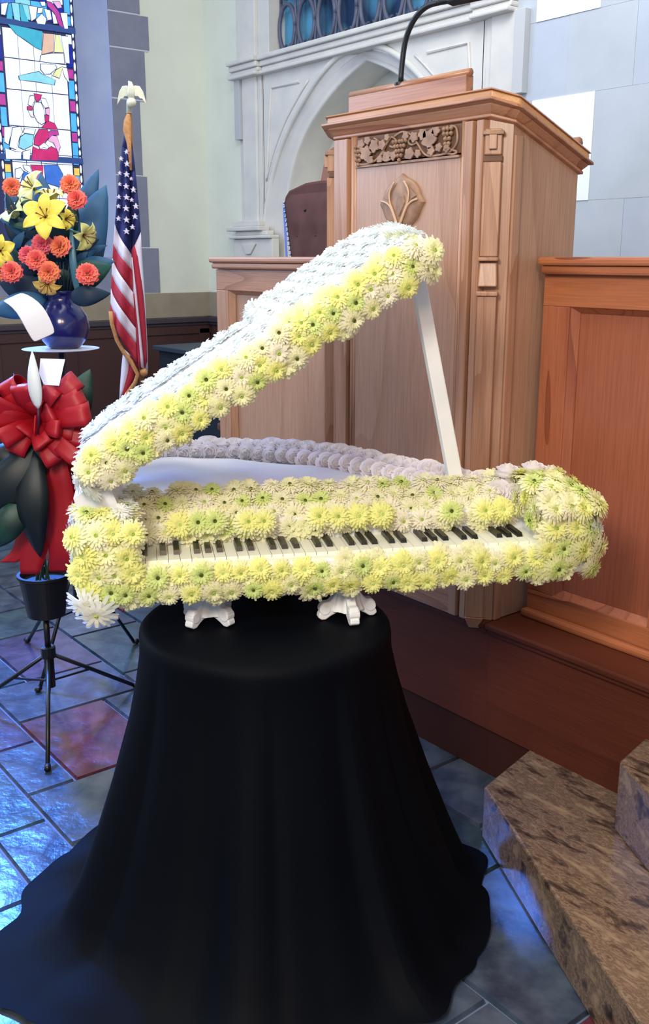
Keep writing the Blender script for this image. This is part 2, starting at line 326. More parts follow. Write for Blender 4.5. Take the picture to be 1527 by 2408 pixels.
# saddle bars
for z in (3.20, 2.243): BX('saddle_bar', (GX-.004, GA, z-.022), (GX+.006, GB, z+.022), mat('bar_blue', (62, 96, 168), .6), win)
OV = [  # upper drapery, cloud and wings, all coordinates read off the photo
 ([(3, 8), (19, 6), (12, 36), (3, 34)], 'w'), ([(20, 8), (26, 6), (30, 46), (15, 44)], 't'), ([(27, 6), (44, 8), (48, 50), (34, 46)], 'l'), ([(45, 8), (50, 8), (68, 52), (50, 50)], 't'),
 ([(52, 9), (66, 12), (72, 48), (64, 46)], 'l'), ([(68, 13), (88, 16), (84, 44), (74, 50)], 'w'), ([(89, 18), (101, 18), (100, 30), (88, 32)], 'w'), ([(84, 46), (98, 32), (110, 44), (106, 58), (88, 56)], 'w'), ([(104, 20), (118, 24), (122, 46), (112, 48)], 'w'),
 ([(122, 26), (130, 36), (136, 56), (126, 56)], 'w'), ([(110, 3), (122, 6), (140, 30), (150, 66), (140, 60), (128, 30), (112, 14)], 'p'), ([(142, 30), (158, 30), (160, 68), (152, 68)], 'w'), ([(124, 3), (140, 3), (146, 18), (136, 20)], 'k'), ([(94, 4), (106, 4), (107, 14), (98, 14)], 'w'),
 ([(18, 56), (60, 64), (100, 74), (98, 118), (84, 112), (62, 96), (38, 80)], 't'), ([(103, 78), (127, 80), (126, 122), (98, 128)], 'o'), ([(130, 81), (139, 82), (150, 124), (128, 123)], 'y'), ([(144, 84), (160, 85), (164, 150), (155, 148)], 'w'),
 ([(96, 130), (124, 125), (150, 126), (152, 150), (120, 148), (94, 144)], 'w'), ([(96, 150), (130, 152), (134, 160), (118, 174), (104, 174), (96, 164)], 'w'), ([(146, 158), (158, 160), (163, 195), (152, 180)], 'w'), ([(132, 164), (148, 156), (140, 184), (124, 178)], 'y'),
 ([(44, 178), (72, 172), (92, 168), (98, 174), (130, 188), (128, 200), (84, 192), (46, 188)], 'l'),
 # nimbus and figure
 ([(70, 226), (79, 224), (82, 236), (74, 250), (66, 246)], 'w'), ([(80, 220), (99, 223), (92, 238), (85, 238)], 'P'), ([(96, 230), (108, 233), (115, 252), (106, 254), (98, 242)], 'w'), ([(64, 250), (76, 250), (77, 258), (64, 258)], 'P'), ([(66, 260), (76, 260), (80, 276), (73, 274)], 'w'), ([(107, 256), (117, 254), (116, 272), (108, 268)], 'k'), ([(106, 270), (116, 272), (115, 284), (106, 288)], 'P'),
 ([(82, 240), (96, 241), (103, 256), (106, 288), (98, 293), (88, 286), (80, 270), (79, 252)], 'w'),
 ([(112, 284), (128, 290), (136, 304), (120, 304), (98, 300)], 'P'), ([(92, 304), (112, 304), (116, 320), (108, 334), (92, 344), (80, 340), (82, 322)], 'P'), ([(112, 312), (120, 307), (136, 306), (138, 318), (126, 318), (114, 326)], 'p'), ([(112, 330), (122, 318), (134, 320), (142, 345), (138, 360), (126, 336)], 'k'), ([(92, 344), (104, 335), (116, 346), (112, 350), (104, 346), (94, 350)], 'w'),
 ([(78, 344), (90, 350), (112, 352), (120, 344), (132, 350), (138, 364), (136, 377), (74, 377)], 'P'), ([(72, 388), (102, 389), (100, 424), (96, 434), (84, 428)], 'P'), ([(104, 388), (136, 388), (148, 410), (140, 440), (108, 430)], 'B'), ([(56, 402), (74, 412), (84, 430), (46, 440)], 'B'),
 ([(48, 322), (60, 314), (80, 318), (76, 342), (56, 352), (44, 346)], 'l'), ([(30, 300), (48, 297), (53, 310), (46, 324), (38, 352), (22, 346)], 'w'), ([(10, 298), (28, 298), (20, 340), (10, 334)], 'w'), ([(58, 302), (84, 304), (80, 316), (54, 312)], 'w'), ([(12, 348), (36, 356), (50, 358), (50, 374), (14, 374)], 'w'), ([(54, 356), (72, 352), (70, 376), (54, 374)], 'w'),
 ([(36, 398), (48, 394), (56, 404), (46, 420), (36, 418)], 'w'), ([(54, 388), (70, 390), (76, 410), (58, 398)], 'w'), ([(18, 424), (44, 424), (40, 460), (16, 464)], 'o'),
]
for p, c in OV: pane(p, c, .006)
UPP.build('upper_pane', list(GLS.values()), win, kind='stuff')
# ---- altar wall (Y = 4.593)
WY = 4.593; D0 = .35
wb = MB()
wb.box((-7.9, WY, 0), (-6.97, WY+.4, 7)); wb.box((-4.12, WY+.012, 0), (3, WY+.4, 7))
wb.box((-6.97, WY, 4.3), (-4.12, WY+.4, 7))
wb = wb.build('wall_back', PLASTER, kind='structure')
BX('base_course', (-7.5, WY-.03, 1.0), (-6.97, WY, 1.205), TANSTONE, wb, bevel=.004)
MB().box((-7.5, WY-.03, 0), (-6.97, WY, .97)).build('wainscot', WAIN, wb)
MB().box((-7.5, WY-.075, .955), (-6.97, WY, 1.0)).box((-7.5, WY-.055, .93), (-6.97, WY, .955)).build('wainscot_cap', WAINCAP, wb, bevel=.006)
# large ashlar blocks right of the stone surround
xs_a = [-4.12, -3.96, -3.53, -2.85, -2.15, -1.5, -.8, 0, .8]
courses = [(1.30, 1.80), (1.80, 2.355), (2.355, 2.76), (2.76, 3.22), (3.22, 3.75), (3.75, 4.3)]
for ci, (z0, z1) in enumerate(courses):
    off = 0 if ci in (1, 3) else .23
    pts = [-4.12]+[x+off for x in xs_a[1:]]
    for k in range(len(pts)-1):
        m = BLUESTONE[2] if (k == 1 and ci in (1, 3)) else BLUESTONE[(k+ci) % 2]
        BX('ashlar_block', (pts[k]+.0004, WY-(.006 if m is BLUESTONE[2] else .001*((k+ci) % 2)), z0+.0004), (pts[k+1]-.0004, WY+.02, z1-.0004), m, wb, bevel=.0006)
BX('ashlar_course', (-4.12, WY, 0), (3, WY+.02, 1.30), BLUESTONE[0], wb)
# arch curves
AC = -5.50
outer = [(-6.64, 1.50), (-6.642, 1.718), (-6.577, 1.969), (-6.474, 2.197), (-6.327, 2.404), (-6.149, 2.575), (-5.95, 2.725), (-5.728, 2.835), (AC, 2.885)]
inner = [(-6.452, 1.50), (-6.452, 1.70), (-6.425, 1.95), (-6.36, 2.14), (-6.262, 2.305), (-6.12, 2.455), (-5.93, 2.59), (-5.728, 2.70), (AC, 2.79)]
def dens(c, k=4):
    o = []
    for i in range(len(c)-1):
        p0, p1, p2, p3 = c[max(i-1, 0)], c[i], c[i+1], c[min(i+2, len(c)-1)]
        for j in range(k):
            t = j/k
            o.append(tuple(.5*((2*p1[a])+(p2[a]-p0[a])*t+(2*p0[a]-5*p1[a]+4*p2[a]-p3[a])*t*t+(-p0[a]+3*p1[a]-3*p2[a]+p3[a])*t**3) for a in (0, 1)))
    return o+[c[-1]]
def full(c): d = dens(c); return d+[(2*AC-x, z) for x, z in d[:-1]][::-1]
Oc, Ic = full(outer), full(inner)
# spandrel wall: quads between outer arch and z=2.86
sp = MB(); TOPZ = 2.86
xsL = -6.97; xsR = -4.12
poly_l = [(xsL, 0)]+[(xsL, TOPZ+.03)]
for a, b in zip(Oc[:-1], Oc[1:]):
    sp.hull([(a[0], WY, a[1]), (b[0], WY, b[1]), (b[0], WY, TOPZ+.04), (a[0], WY, TOPZ+.04)], [(a[0], WY+.1, a[1]), (b[0], WY+.1, b[1]), (b[0], WY+.1, TOPZ+.04), (a[0], WY+.1, TOPZ+.04)])
sp.box((xsL, WY, 0), (-6.64, WY+.4, TOPZ+.04)); sp.box((2*AC+6.64, WY, 0), (xsR, WY+.4, TOPZ+.04)); sp.box((xsL, WY+.05, 2.89), (xsR, WY+.4, 2.95))
sp.build('spandrel_wall', STONE, wb)
am = MB(); rows = []
for (ax, az), (bx, bz) in zip(Oc, Ic):
    rows.append([(ax, WY-.012, az), (ax*.88+bx*.12, WY-.022, az*.88+bz*.12), (ax*.72+bx*.28, WY+.055, az*.72+bz*.28), (ax*.5+bx*.5, WY+.03, az*.5+bz*.5), (ax*.3+bx*.7, WY+.075, az*.3+bz*.7), (ax*.12+bx*.88, WY+.055, az*.12+bz*.88), (bx, WY+.07, bz), (bx, WY+.09, bz), (bx, WY+D0+.1, bz)])
am.grid(rows); am.build('arch_moulding', STONE, wb, smooth=True)
MB().tube([(x, WY-.005, z) for x, z in Oc], .022, 8).build('arch_roll', STONE, wb, smooth=True)
BX('niche_back', (-6.6, WY+D0, 0), (-4.4, WY+D0+.1, 3.0), NICHE, wb)
BX('niche_sill', (-6.5, WY+.0, 1.2), (-4.5, WY+D0, 1.3), STONE, wb)
# spandrel tracery frames
for s in (1, -1):
    f = lambda x: x if s == 1 else 2*AC-x
    Oo = [p for p in dens(outer) if 2.0 < p[1] < 2.70]
    pth = [(f(-6.17), WY-.004, 2.735), (f(-6.525), WY-.004, 2.735), (f(-6.60), WY-.004, 2.10)]
    MB().tube(pth, .011, 6).build('tracery_bead', STONE, wb)
    MB().tube([(f(x-.055), WY-.004, z+.045) for x, z in Oo], .009, 6).build('tracery_bead', STONE, wb, smooth=True)
# pilasters, bases and the string course
for s in (1, -1):
    f = (lambda x: x) if s == 1 else (lambda x: 2*AC-x+.02)
    MB().box((f(-6.90), WY-.03, 1.50), (f(-6.70), WY, 2.85)).build('pilaster_shaft', STONE, wb, bevel=.012)
    BX('pilaster_step', (f(-6.70), WY-.012, 1.50), (f(-6.655), WY, 2.85), STONE, wb, bevel=.004)
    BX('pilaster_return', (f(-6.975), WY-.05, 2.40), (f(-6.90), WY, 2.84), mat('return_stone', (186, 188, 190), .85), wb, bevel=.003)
    mb = MB(); mb.box((f(-7.0), WY-.07, 1.20), (f(-6.45), WY, 1.64)); mb.box((f(-7.03), WY-.10, 1.64), (f(-6.45), WY, 1.665)); mb.box((f(-6.97), WY-.07, 1.665), (f(-6.52), WY, 1.70)); mb.box((f(-7.05), WY-.11, 1.70), (f(-6.58), WY, 1.735)); mb.box((f(-7.0), WY-.08, 1.735), (f(-6.62), WY, 1.78))
    mb.build('pilaster_base', STONE, wb, bevel=.008)
    MB().prism([(f(-6.86), WY-.07, 1.60), (f(-6.66), WY-.07, 1.60), (f(-6.74), WY-.07, 1.52), (f(-6.80), WY-.07, 1.52)], (0, -.015, 0)).build('shield_ornament', STONE, wb, bevel=.004)
mb = MB()
for x0, x1, e in ((-7.0, -6.62, .035), (-6.62, -4.40, 0), (-4.40, -4.10, .035)):
    mb.box((x0, WY-.075-e, 2.935), (x1, WY+.05, 2.97)); mb.box((x0, WY-.05-e, 2.895), (x1, WY+.05, 2.935)); mb.box((x0, WY-.03-e, 2.865), (x1, WY+.05, 2.895)); mb.box((x0, WY-.06-e, 2.838), (x1, WY+.05, 2.865))
mb.build('string_course', STONE, wb, bevel=.009)
BX('jamb_stone', (-6.97, WY-.02, 2.97), (-6.72, WY+.4, 4.3), STONE, wb, bevel=.006)
BX('jamb_stone', (-6.72, WY+.01, 2.97), (-6.575, WY+.4, 4.3), STONE, wb, bevel=.006)
BX('jamb_stone', (-4.39, WY+.0, 2.97), (-4.12, WY+.4, 4.3), STONE, wb, bevel=.006)
# tracery window above
w2 = empty('window_2', (-5.5, WY+.12, 2.97), kind='structure')
BX('glass', (-6.58, WY+.16, 2.96), (-4.38, WY+.17, 4.3), mat('tracery_glass', (84, 146, 182), .2, rgb2=(34, 54, 84), scale=2.6, emit=.2, ramp=(.40, .62), detail=1), w2)
x = -6.46; W = .238
MB().box((-6.58, WY+.08, 2.965), (-4.38, WY+.15, 2.99)).build('frame', GRILLE, w2)
while x < -4.4:
    zc = 3.155
    for row in range(3):
        for dx, rw in ((0, .098),):
            el = [(x+dx+rw*math.cos(t), WY+.10, zc+row*.36+.16*math.sin(t)) for t in [i*math.pi/12 for i in range(25)]]
            MB().tube(el, .016, 6).build('tracery_ring', GRILLE, w2, smooth=True)
        for s in (-1, 1):
            cv = [(x+s*(W/2-.010+.0-.045*math.cos(t)*0-.05*(math.sin(t)**2)*0), WY+.11, zc+row*.36-.18+.36*t/math.pi) for t in [i*math.pi/8 for i in range(9)]]
            cv2 = [(x+s*(W/2-.03*abs(math.cos(t))), WY+.11, zc+row*.36-.18+.36*t/math.pi) for t in [i*math.pi/8 for i in range(9)]]
            MB().tube(cv2, .012, 6).build('tracery_bar', GRILLE, w2, smooth=True)
            a = zc+row*.36-.11
            MB().tube([(x+s*.055, WY+.11, a-.05), (x+s*.04, WY+.11, a-.01), (x+s*.02, WY+.11, a-.005)], .009, 6).build('tracery_cusp', GRILLE, w2)
    x += W

# ============================================================ CHANCEL WOODWORK
# marble steps
marble = None
def marble_mat():
    m = bpy.data.materials.new('brown_marble'); m.use_nodes = True; n = m.node_tree.nodes; l = m.node_tree.links
    b = n['Principled BSDF']; b.inputs['Roughness'].default_value = .22
    tc = n.new('ShaderNodeTexCoord'); mp = n.new('ShaderNodeMapping'); mp.inputs['Scale'].default_value = (.55, 1.6, 1); mp.inputs['Rotation'].default_value = (0, 0, -.9)
    nz = n.new('ShaderNodeTexNoise'); nz.inputs['Scale'].default_value = 17; nz.inputs['Detail'].default_value = 12; nz.inputs['Roughness'].default_value = .68; nz.inputs['Distortion'].default_value = .25
    r = n.new('ShaderNodeValToRGB'); e = r.color_ramp.elements
    e[0].position = .32; e[0].color = lin((40, 32, 28)); e[1].position = .72; e[1].color = lin((166, 142, 112))
    for p, c in ((.40, (76, 61, 53)), (.46, (108, 88, 74)), (.49, (140, 118, 98)), (.52, (102, 82, 69)), (.60, (142, 120, 98))):
        k = e.new(p); k.color = lin(c)
    l.new(tc.outputs['Object'], mp.inputs[0]); l.new(mp.outputs[0], nz.inputs['Vector']); l.new(nz.outputs['Fac'], r.inputs[0]); l.new(r.outputs[0], b.inputs['Base Color'])
    return m
MRB = marble_mat()
def steppoly(pts, z0, z1, name):
    P = [cw(x, y, z0) for x, y in pts]
    return MB().prism(P, (0, 0, z1-z0)).build(name, MRB, bevel=.006, kind='structure', org=P[0])
steppoly([(.60, 2.535), (.42, 2.31), (.58, 1.46), (.74, .62), (2.2, .45), (1.9, .97)], 0, .15, 'marble_step')
steppoly([(.835, 2.265), (.705, 2.11), (.735, 1.93), (.80, 1.30), (2.0, 1.0), (1.9, .99)], .15, .335, 'marble_step')
# panelled wooden screens with plinth
PLX0, PLX1 = -3.47, .55
DS = .05
def screen(name, X0, X1, panels, label, mv, mh, mp, px0, px1):
    r = empty(name, ((X0+X1)/2, 2.11, 0), label, 'wood panelling')
    BX('plinth', (px0, 2.0, .15), (px1, 2.2, .45), OKD, r)
    BX('skirting', (px0, 2.012, .0), (px1, 2.19, .15), mat('skirting_wood', (60, 28, 20), .6, spec=.2), r)
    MB().box((px0, 1.975, .468), (px1, 2.2, .488)).box((px0, 1.988, .45), (px1, 2.2, .468)).build('plinth_cap', OKD, r, bevel=.006)
    MB().box((X0, 2.045+DS, 1.478), (X1, 2.18+DS, 1.5)).box((X0+.004, 2.055+DS, 1.455), (X1, 2.17+DS, 1.478)).build('top_rail_cap', mh, r, bevel=.007)
    BX('top_rail', (X0, 2.08+DS, 1.372), (X1, 2.15+DS, 1.455), mh, r, bevel=.002)
    BX('bottom_rail', (X0, 2.08+DS, .488), (X1, 2.15+DS, .566), mh, r, bevel=.002)
    BX('bottom_moulding', (X0, 2.05+DS, .488), (X1, 2.08+DS, .512), mh, r, bevel=.008)
    BX('back_board', (X0+.01, 2.125+DS, .49), (X1-.01, 2.16+DS, 1.45), mp, r)
    xs = [X0]+[p for q in panels for p in q]+[X1]
    for a, b in zip(xs[::2], xs[1::2]): BX('stile', (a, 2.08+DS, .566), (b, 2.15+DS, 1.372), mv, r, bevel=.002)
    for a, b in panels:
        BX('panel', (a, 2.108+DS, .566), (b, 2.13+DS, 1.372), mp, r)
        d = .016; z0, z1 = .566, 1.372; F, B = 2.084+DS, 2.106+DS
        q = MB(); o_ = [(a, z0), (b, z0), (b, z1), (a, z1)]; i_ = [(a+d, z0+d), (b-d, z0+d), (b-d, z1-d), (a+d, z1-d)]
        for k in range(4):
            k2 = (k+1) % 4
            q.hull([(o_[k][0], F, o_[k][1]), (i_[k][0], B, i_[k][1]), (o_[k][0], B+.002, o_[k][1])], [(o_[k2][0], F, o_[k2][1]), (i_[k2][0], B, i_[k2][1]), (o_[k2][0], B+.002, o_[k2][1])])
        q.build('panel_moulding', mv, r)
    return r
screen('panelled_screen', -1.765, .55, [(-1.675, -1.365), (-1.262, -.92), (-.80, -.45), (-.35, 0), (.1, .45)], 'red-brown oak panelled screen on the right, behind the marble steps', OKRV, OKRH, OKR, -1.788, PLX1)
screen('panelled_screen', -3.43, -2.492, [(-3.345, -2.74)], 'pinkish oak panelled screen left of the pulpit, below the tufted chair', OKV, OKH, OKVs, PLX0, -2.492)
# ---- pulpit
pul = empty('pulpit', (-2.13, 2.08, .49), 'tall oak pulpit with carved vine frieze and sloping top behind the floral piano', 'pulpit')
SLP = .40
BX('plinth', (-2.4915, 2.0, .15), (-1.7885, 2.2, .45), OKD, pul)
BX('skirting', (-2.4915, 2.012, .0), (-1.7885, 2.19, .15), MATS['skirting_wood'], pul)
MB().box((-2.49, 1.975, .468), (-1.79, 2.2, .488)).box((-2.49, 1.988, .45), (-1.79, 2.2, .468)).build('plinth_cap', OKD, pul, bevel=.006)
def ring(off, z, dY=0):
    base = [(-2.452, 1.975), (-1.84, 1.975), (-1.79, 2.008), (-1.79, 2.275), (-2.488, 2.275), (-2.488, 2.008)]
    outs = [(-.9, -1), (.9, -1), (1, -.4), (1, .3), (-1, .3), (-1, -.4)]
    return [Vector((x+ox*off, y+oy*off, z-(y+oy*off-1.975)*SLP)) for (x, y), (ox, oy) in zip(base, outs)]
MB().hull([Vector((p.x, p.y, .488)) for p in ring(0, 1.85)], ring(0, 1.85)).build('body', OKVs, pul)
mb = MB()
mb.hull(ring(.015, 1.838), ring(.015, 1.846)); mb.hull(ring(.008, 1.846), ring(.028, 1.862)); mb.hull(ring(.043, 1.864), ring(.041, 1.872)); mb.hull(ring(.026, 1.862), ring(.026, 1.875))
mb.build('cornice', OKH, pul, bevel=.002)
MB().hull(ring(.029, 1.874), ring(.029, 1.893)).build('top_slab', OKG, pul, bevel=.004)
MB().hull(ring(.033, 1.893), ring(.028, 1.899)).build('slab_edge', OKH, pul)
MB().box((-2.425, 1.985, 1.875), (-1.94, 2.012, 1.960)).build('book_board', OKH, pul, bevel=.002)
MB().tube([(-2.425, 1.996, 1.966), (-1.935, 1.996, 1.966)], .010, 10).build('book_board_bead', OKH, pul, smooth=True)
MB().tube([(-2.42, 2.255, 1.796), (-1.775, 2.255, 1.796)], .015, 8).build('book_ledge', OKH, pul, smooth=True)
# front frame
BX('stile', (-2.448, 1.948, .488), (-2.385, 1.98, 1.838), OKV, pul, bevel=.003)
BX('stile', (-1.906, 1.948, .488), (-1.876, 1.98, 1.838), OKV, pul, bevel=.003)
BX('stile', (-1.866, 1.952, .488), (-1.842, 1.98, 1.838), OKV, pul, bevel=.003)
for x in (-2.376, -2.362, -1.921): MB().tube([(x, 1.966, .49), (x, 1.966, 1.842)], .0075, 6).build('stile_bead', OKV, pul, smooth=True)
BX('front_panel', (-2.355, 1.962, .60), (-1.928, 1.98, 1.765), OKVs, pul)
BX('bottom_rail', (-2.375, 1.95, .488), (-1.902, 1.98, .60), OKH, pul, bevel=.003)
BX('side_stile', (-1.79, 2.01, .488), (-1.782, 2.04, 1.80), OKV, pul, bevel=.003)
# carved vine frieze
FX0, FX1, FZ0, FZ1, FY = -2.355, -1.928, 1.760, 1.838, 1.962
fz = MB().box((FX0, FY, FZ0), (FX1, 1.98, FZ1)).build('carved_frieze', CARVEBG, pul)
BX('frieze_border', (FX0, 1.954, FZ0-.006), (FX1, 1.964, FZ0), CARVE, fz)
def fr(u, v, d=0): return Vector((FX0+(FX1-FX0)*u, FY-.004-d, FZ0+(FZ1-FZ0)*v))
for k, pt in enumerate(([(.02, .1), (.08, .02), (.18, .06), (.26, .25), (.34, .72), (.38, .85), (.42, .7), (.40, .5), (.36, .55)], [(.40, .85), (.48, .98), (.56, .85), (.62, .55), (.70, .12), (.80, .05), (.92, .12), (.98, .4), (.97, .85), (.92, .95)],
                        [(.62, .55), (.57, .5), (.54, .62), (.57, .78), (.61, .75)], [(.88, .10), (.95, .03), (.98, .1), (.92, .2)], [(.04, .12), (.01, .4), (.06, .6)], [(.24, .2), (.30, .4), (.25, .75), (.2, .9)], [(.9, .5), (.86, .8), (.9, .95)])):
    MB().tube([fr(a, b, .003) for a, b in dens(pt, 4)], .0032, 6).build('vine_stem', CARVE, fz, smooth=True)
for u, v, n in ((.46, .42, 18), (.90, .62, 9), (.04, .42, 8)):
    b = MB(); q = 0
    for row in range(5):
        for c in range(5-row if n > 10 else 3-row//2):
            cc = (5-row if n > 10 else 3-row//2)
            b.ball(fr(u+(c-(cc-1)/2)*.030+R.uniform(-.003, .003), v+.25-row*.16, .005), .0062, 8)
            q += 1
    b.build('grape_cluster', CARVE, fz, smooth=True)
for u, v, s, a0 in ((.12, .40, .030, .3), (.21, .62, .026, 2.2), (.74, .62, .036, .9), (.68, .80, .022, 2.6), (.34, .18, .024, 1.4), (.56, .2, .024, .4), (.14, .86, .018, 1), (.64, .18, .016, 2), (.83, .30, .016, 0), (.80, .86, .02, 1.1), (.29, .62, .02, .2), (.40, .2, .018, .9), (.52, .82, .016, 1.9), (.60, .74, .02, 2.4), (.27, .12, .016, .1), (.07, .74, .02, .8), (.76, .22, .018, .4), (.90, .24, .016, 1.3), (.17, .14, .018, 2), (.34, .86, .014, .3)):
    c = fr(u, v, .003); P = []
    for i in range(20):
        t = i*2*math.pi/20; rad = s*.74*(1+.17*math.cos(5*t+a0)+.06*math.cos(11*t))
        P.append(c+Vector((rad*math.cos(t), -.001, rad*math.sin(t)*.9)))
    P = [Vector((p.x, p.y, min(max(p.z, FZ0+.002), FZ1-.002))) for p in P]
    MB().prism(P, (0, -.005, 0)).build('vine_leaf', CARVE, fz, bevel=.001)
# carved medallion with raised ribs
RIBM = mat('pale_rib_oak', (206, 172, 142), .5)
ec = atY(948, 478, 1.962); ER = .062
em = MB(); vs = []; n = 40; rowsE = []
for i in range(7):
    k = i/6; row = []
    for j in range(n):
        t = 2*math.pi*j/n
        cusp = .16*max(0, 1-abs(((t-math.pi/2+math.pi/4) % (math.pi/2))-math.pi/4)/.22)
        rad = ER*(1+cusp*(1-k))*(1-k**2.2)
        row.append(ec+Vector((rad*math.cos(t)*1.30, -.014*(k**.45)-.001, rad*math.sin(t)*1.12)))
    rowsE.append(row+[row[0]])
em.grid(rowsE); em = em.build('medallion', CARVE, pul, smooth=True)
for s in (1, -1):
    e_ = lambda a, b: ec+Vector((a*ER*1.32, -.016, b*ER*1.1))
    MB().tube([e_(*q) for q in dens([(s*.25, .85), (s*.48, .45), (s*.46, .05), (s*.30, -.30), (s*.05, -.85)])], .003, 6).build('rib', RIBM, em, smooth=True)
    MB().tube([e_(*q) for q in dens([(s*.93, .12), (s*.62, .02), (s*.38, -.22), (s*.10, -.85)])], .003, 6).build('rib', RIBM, em, smooth=True)
    MB().prism([e_(*q)+Vector((0, .004, 0)) for q in [(s*.5, .6), (s*.85, .25), (s*.58, .12)]], (0, -.003, 0)).build('carved_leaf', CARVE, em, bevel=.001)
MB().prism([e_(*q)+Vector((0, .004, 0)) for q in [(0, -.55), (-.14, -.1), (-.10, .2), (0, .3), (.26, .30), (.30, 0), (.14, -.3)]], (0, -.005, 0)).build('carved_leaf', CARVE, em, bevel=.002)
# corner buttresses on the chamfers
for s, cx in ((1, -1.834), (-1, -2.486)):
    n_ = Vector((s*.62, -.78, 0)).normalized(); t_ = Vector((s*.78, .62, 0)).normalized(); c0 = Vector((cx, 1.985, 0))
    def bt(name, w0, d0, z0, z1, m=OKV, w1=None, d1=None, bev=.003):
        w1 = w1 or w0; d1 = d1 or d0
        a = [c0+t_*(-w0/2)-n_*.01, c0+t_*(w0/2)-n_*.01, c0+t_*(w0/2)+n_*d0, c0-t_*(w0/2)+n_*d0]
        b = [c0+t_*(-w1/2)-n_*.01, c0+t_*(w1/2)-n_*.01, c0+t_*(w1/2)+n_*d1, c0-t_*(w1/2)+n_*d1]
        MB().hull([p+UP*z0 for p in a], [p+UP*z1 for p in b]).build(name, m, pul, bevel=bev)
    bt('buttress', .050, .034, .50, 1.40)
    bt('buttress_foot', .030, .016, .462, .50, w1=.054, d1=.038)
    bt('buttress_moulding', .056, .042, 1.40, 1.412); bt('buttress_moulding', .050, .036, 1.424, 1.485, w1=.044, d1=.028); bt('buttress_moulding', .052, .036, 1.489, 1.499)
    bt('buttress', .046, .026, 1.50, 1.735); bt('buttress_notch', .050, .020, 1.735, 1.752, m=CARVEBG)
    bt('buttress_head', .044, .024, 1.752, 1.815)
    bt('label_stop', .020, .034, 1.765, 1.80, bev=.002); bt('label_stop', .054, .032, 1.80, 1.81, m=CARVE, bev=.002)
# gooseneck lamp standing on the book board
gp = [(943, 186), (946, 150), (953, 100), (966, 62), (984, 33), (1008, 13), (1035, 5)]
G0 = atY(943, 186, 2.0)
gn = empty('gooseneck_lamp', G0, 'black gooseneck reading lamp curving up from the pulpit desk', 'lamp')
pts = [atY(x, y, 2.0) for x, y in dens(gp)]; pts[0].z = 1.97
MB().tube(pts, .0078, 10).build('stem', BLACKM, gn, smooth=True)
e1 = pts[-1]; MB().tube([e1, e1+Vector((.03, 0, .002)), e1+Vector((.05, 0, -.002)), e1+Vector((.15, 0, -.006))], [.008, .012, .017, .017], 12).build('lamp_hood', BLACKM, gn, smooth=True)
MB().lathe(pts[0]-UP*.002, [(.018, 0), (.018, .006), (.009, .010)], 16).build('base', BLACKM, gn, smooth=False)

# ---- tufted chair behind the left screen
LEATH = mat('oxblood_leather', (94, 60, 56), .75, rgb2=(78, 50, 48), scale=6, spec=.25)
CY0 = 3.0
ch = empty('tufted_chair', (-3.89, CY0, 0), 'tall tufted dark leather chair with studded edge behind left screen', 'chair')
out = [(-4.06, .50), (-4.11, 1.45), (-4.175, 1.755), (-4.165, 1.79), (-4.13, 1.820), (-4.00, 1.848), (-3.89, 1.852), (-3.78, 1.848), (-3.65, 1.820), (-3.615, 1.79), (-3.605, 1.755), (-3.67, 1.45), (-3.72, .50)]
MB().prism([(x, CY0, z) for x, z in out], (0, .07, 0)).build('backrest', LEATH, ch, bevel=.012)
# padded tufted front as a grid
rowsC = []
def lerp_out(z):
    k = [p for p in out[:3]]
    for (xa, za), (xb, zb) in zip(out[:3], out[1:4]):
        if za <= z <= zb: return xa+(xb-xa)*(z-za)/(zb-za)
    return -4.15
btn = [(-3.98, 1.72), (-3.80, 1.72), (-4.04, 1.60), (-3.89, 1.60), (-3.74, 1.60), (-3.97, 1.47), (-3.81, 1.47)]
for i in range(41):
    z = .55+(1.80-.55)*i/40; xl = lerp_out(z)+.02; xr = 2*-3.89-xl; row = []
    for j in range(25):
        x = xl+(xr-xl)*j/24; e = min(j, 24-j)/24; d = .028*min(1, (e*8))**.5*min(1, (40-i)/4)**.5
        for bx_, bz_ in btn: d -= .024*math.exp(-((x-bx_)**2+(z-bz_)**2)/.0004)
        row.append((x, CY0-d+.001, z))
    rowsC.append(row)
MB().grid(rowsC).build('tufted_pad', LEATH, ch, smooth=True)
for bx_, bz_ in btn: MB().ball((bx_, CY0-.012, bz_), .007, 8).build('button', mat('leather_button', (30, 20, 28), .4), ch, smooth=True)
STUD = mat('silver_stud', (150, 176, 236), .3, metal=.6)
nl = MB(); nl2 = MB()
for i in range(52):
    z = .6+i*.0228
    if z > 1.77: break
    for s in (1, -1):
        x = lerp_out(z)+.008; x = x if s == 1 else 2*-3.89-x
        nl.ball((x, CY0-.004, z), .0062, 6)
nl.build('nail_trim', STUD, ch, smooth=True)['kind'] = 'stuff'
for s in (1, -1):
    f = (lambda x: x) if s == 1 else (lambda x: 2*-3.89-x)
    MB().hull([(f(-4.085), CY0-.001, .55), (f(-4.066), CY0-.001, .55), (f(-4.066), CY0-.002, .55), (f(-4.085), CY0-.002, .55)], [(f(-4.178), CY0-.001, 1.75), (f(-4.160), CY0-.001, 1.75), (f(-4.160), CY0-.002, 1.75), (f(-4.178), CY0-.002, 1.75)]).build('edge_band', mat('edge_band', (96, 116, 190), .5), ch)
BX('seat', (-4.14, CY0-.5, .38), (-3.64, CY0+.02, .50), LEATH, ch, bevel=.03)
for x in (-4.11, -3.67):
    for y in (CY0-.46, CY0+.03): BX('leg', (x-.025, y-.025, 0), (x+.025, y+.025, .40), OKD, ch, bevel=.004)
    MB().box((x-.03, CY0-.45, .66), (x+.03, CY0+.02, .70)).box((x-.02, CY0-.44, .40), (x+.02, CY0-.40, .66)).build('armrest', LEATH, ch, bevel=.01)
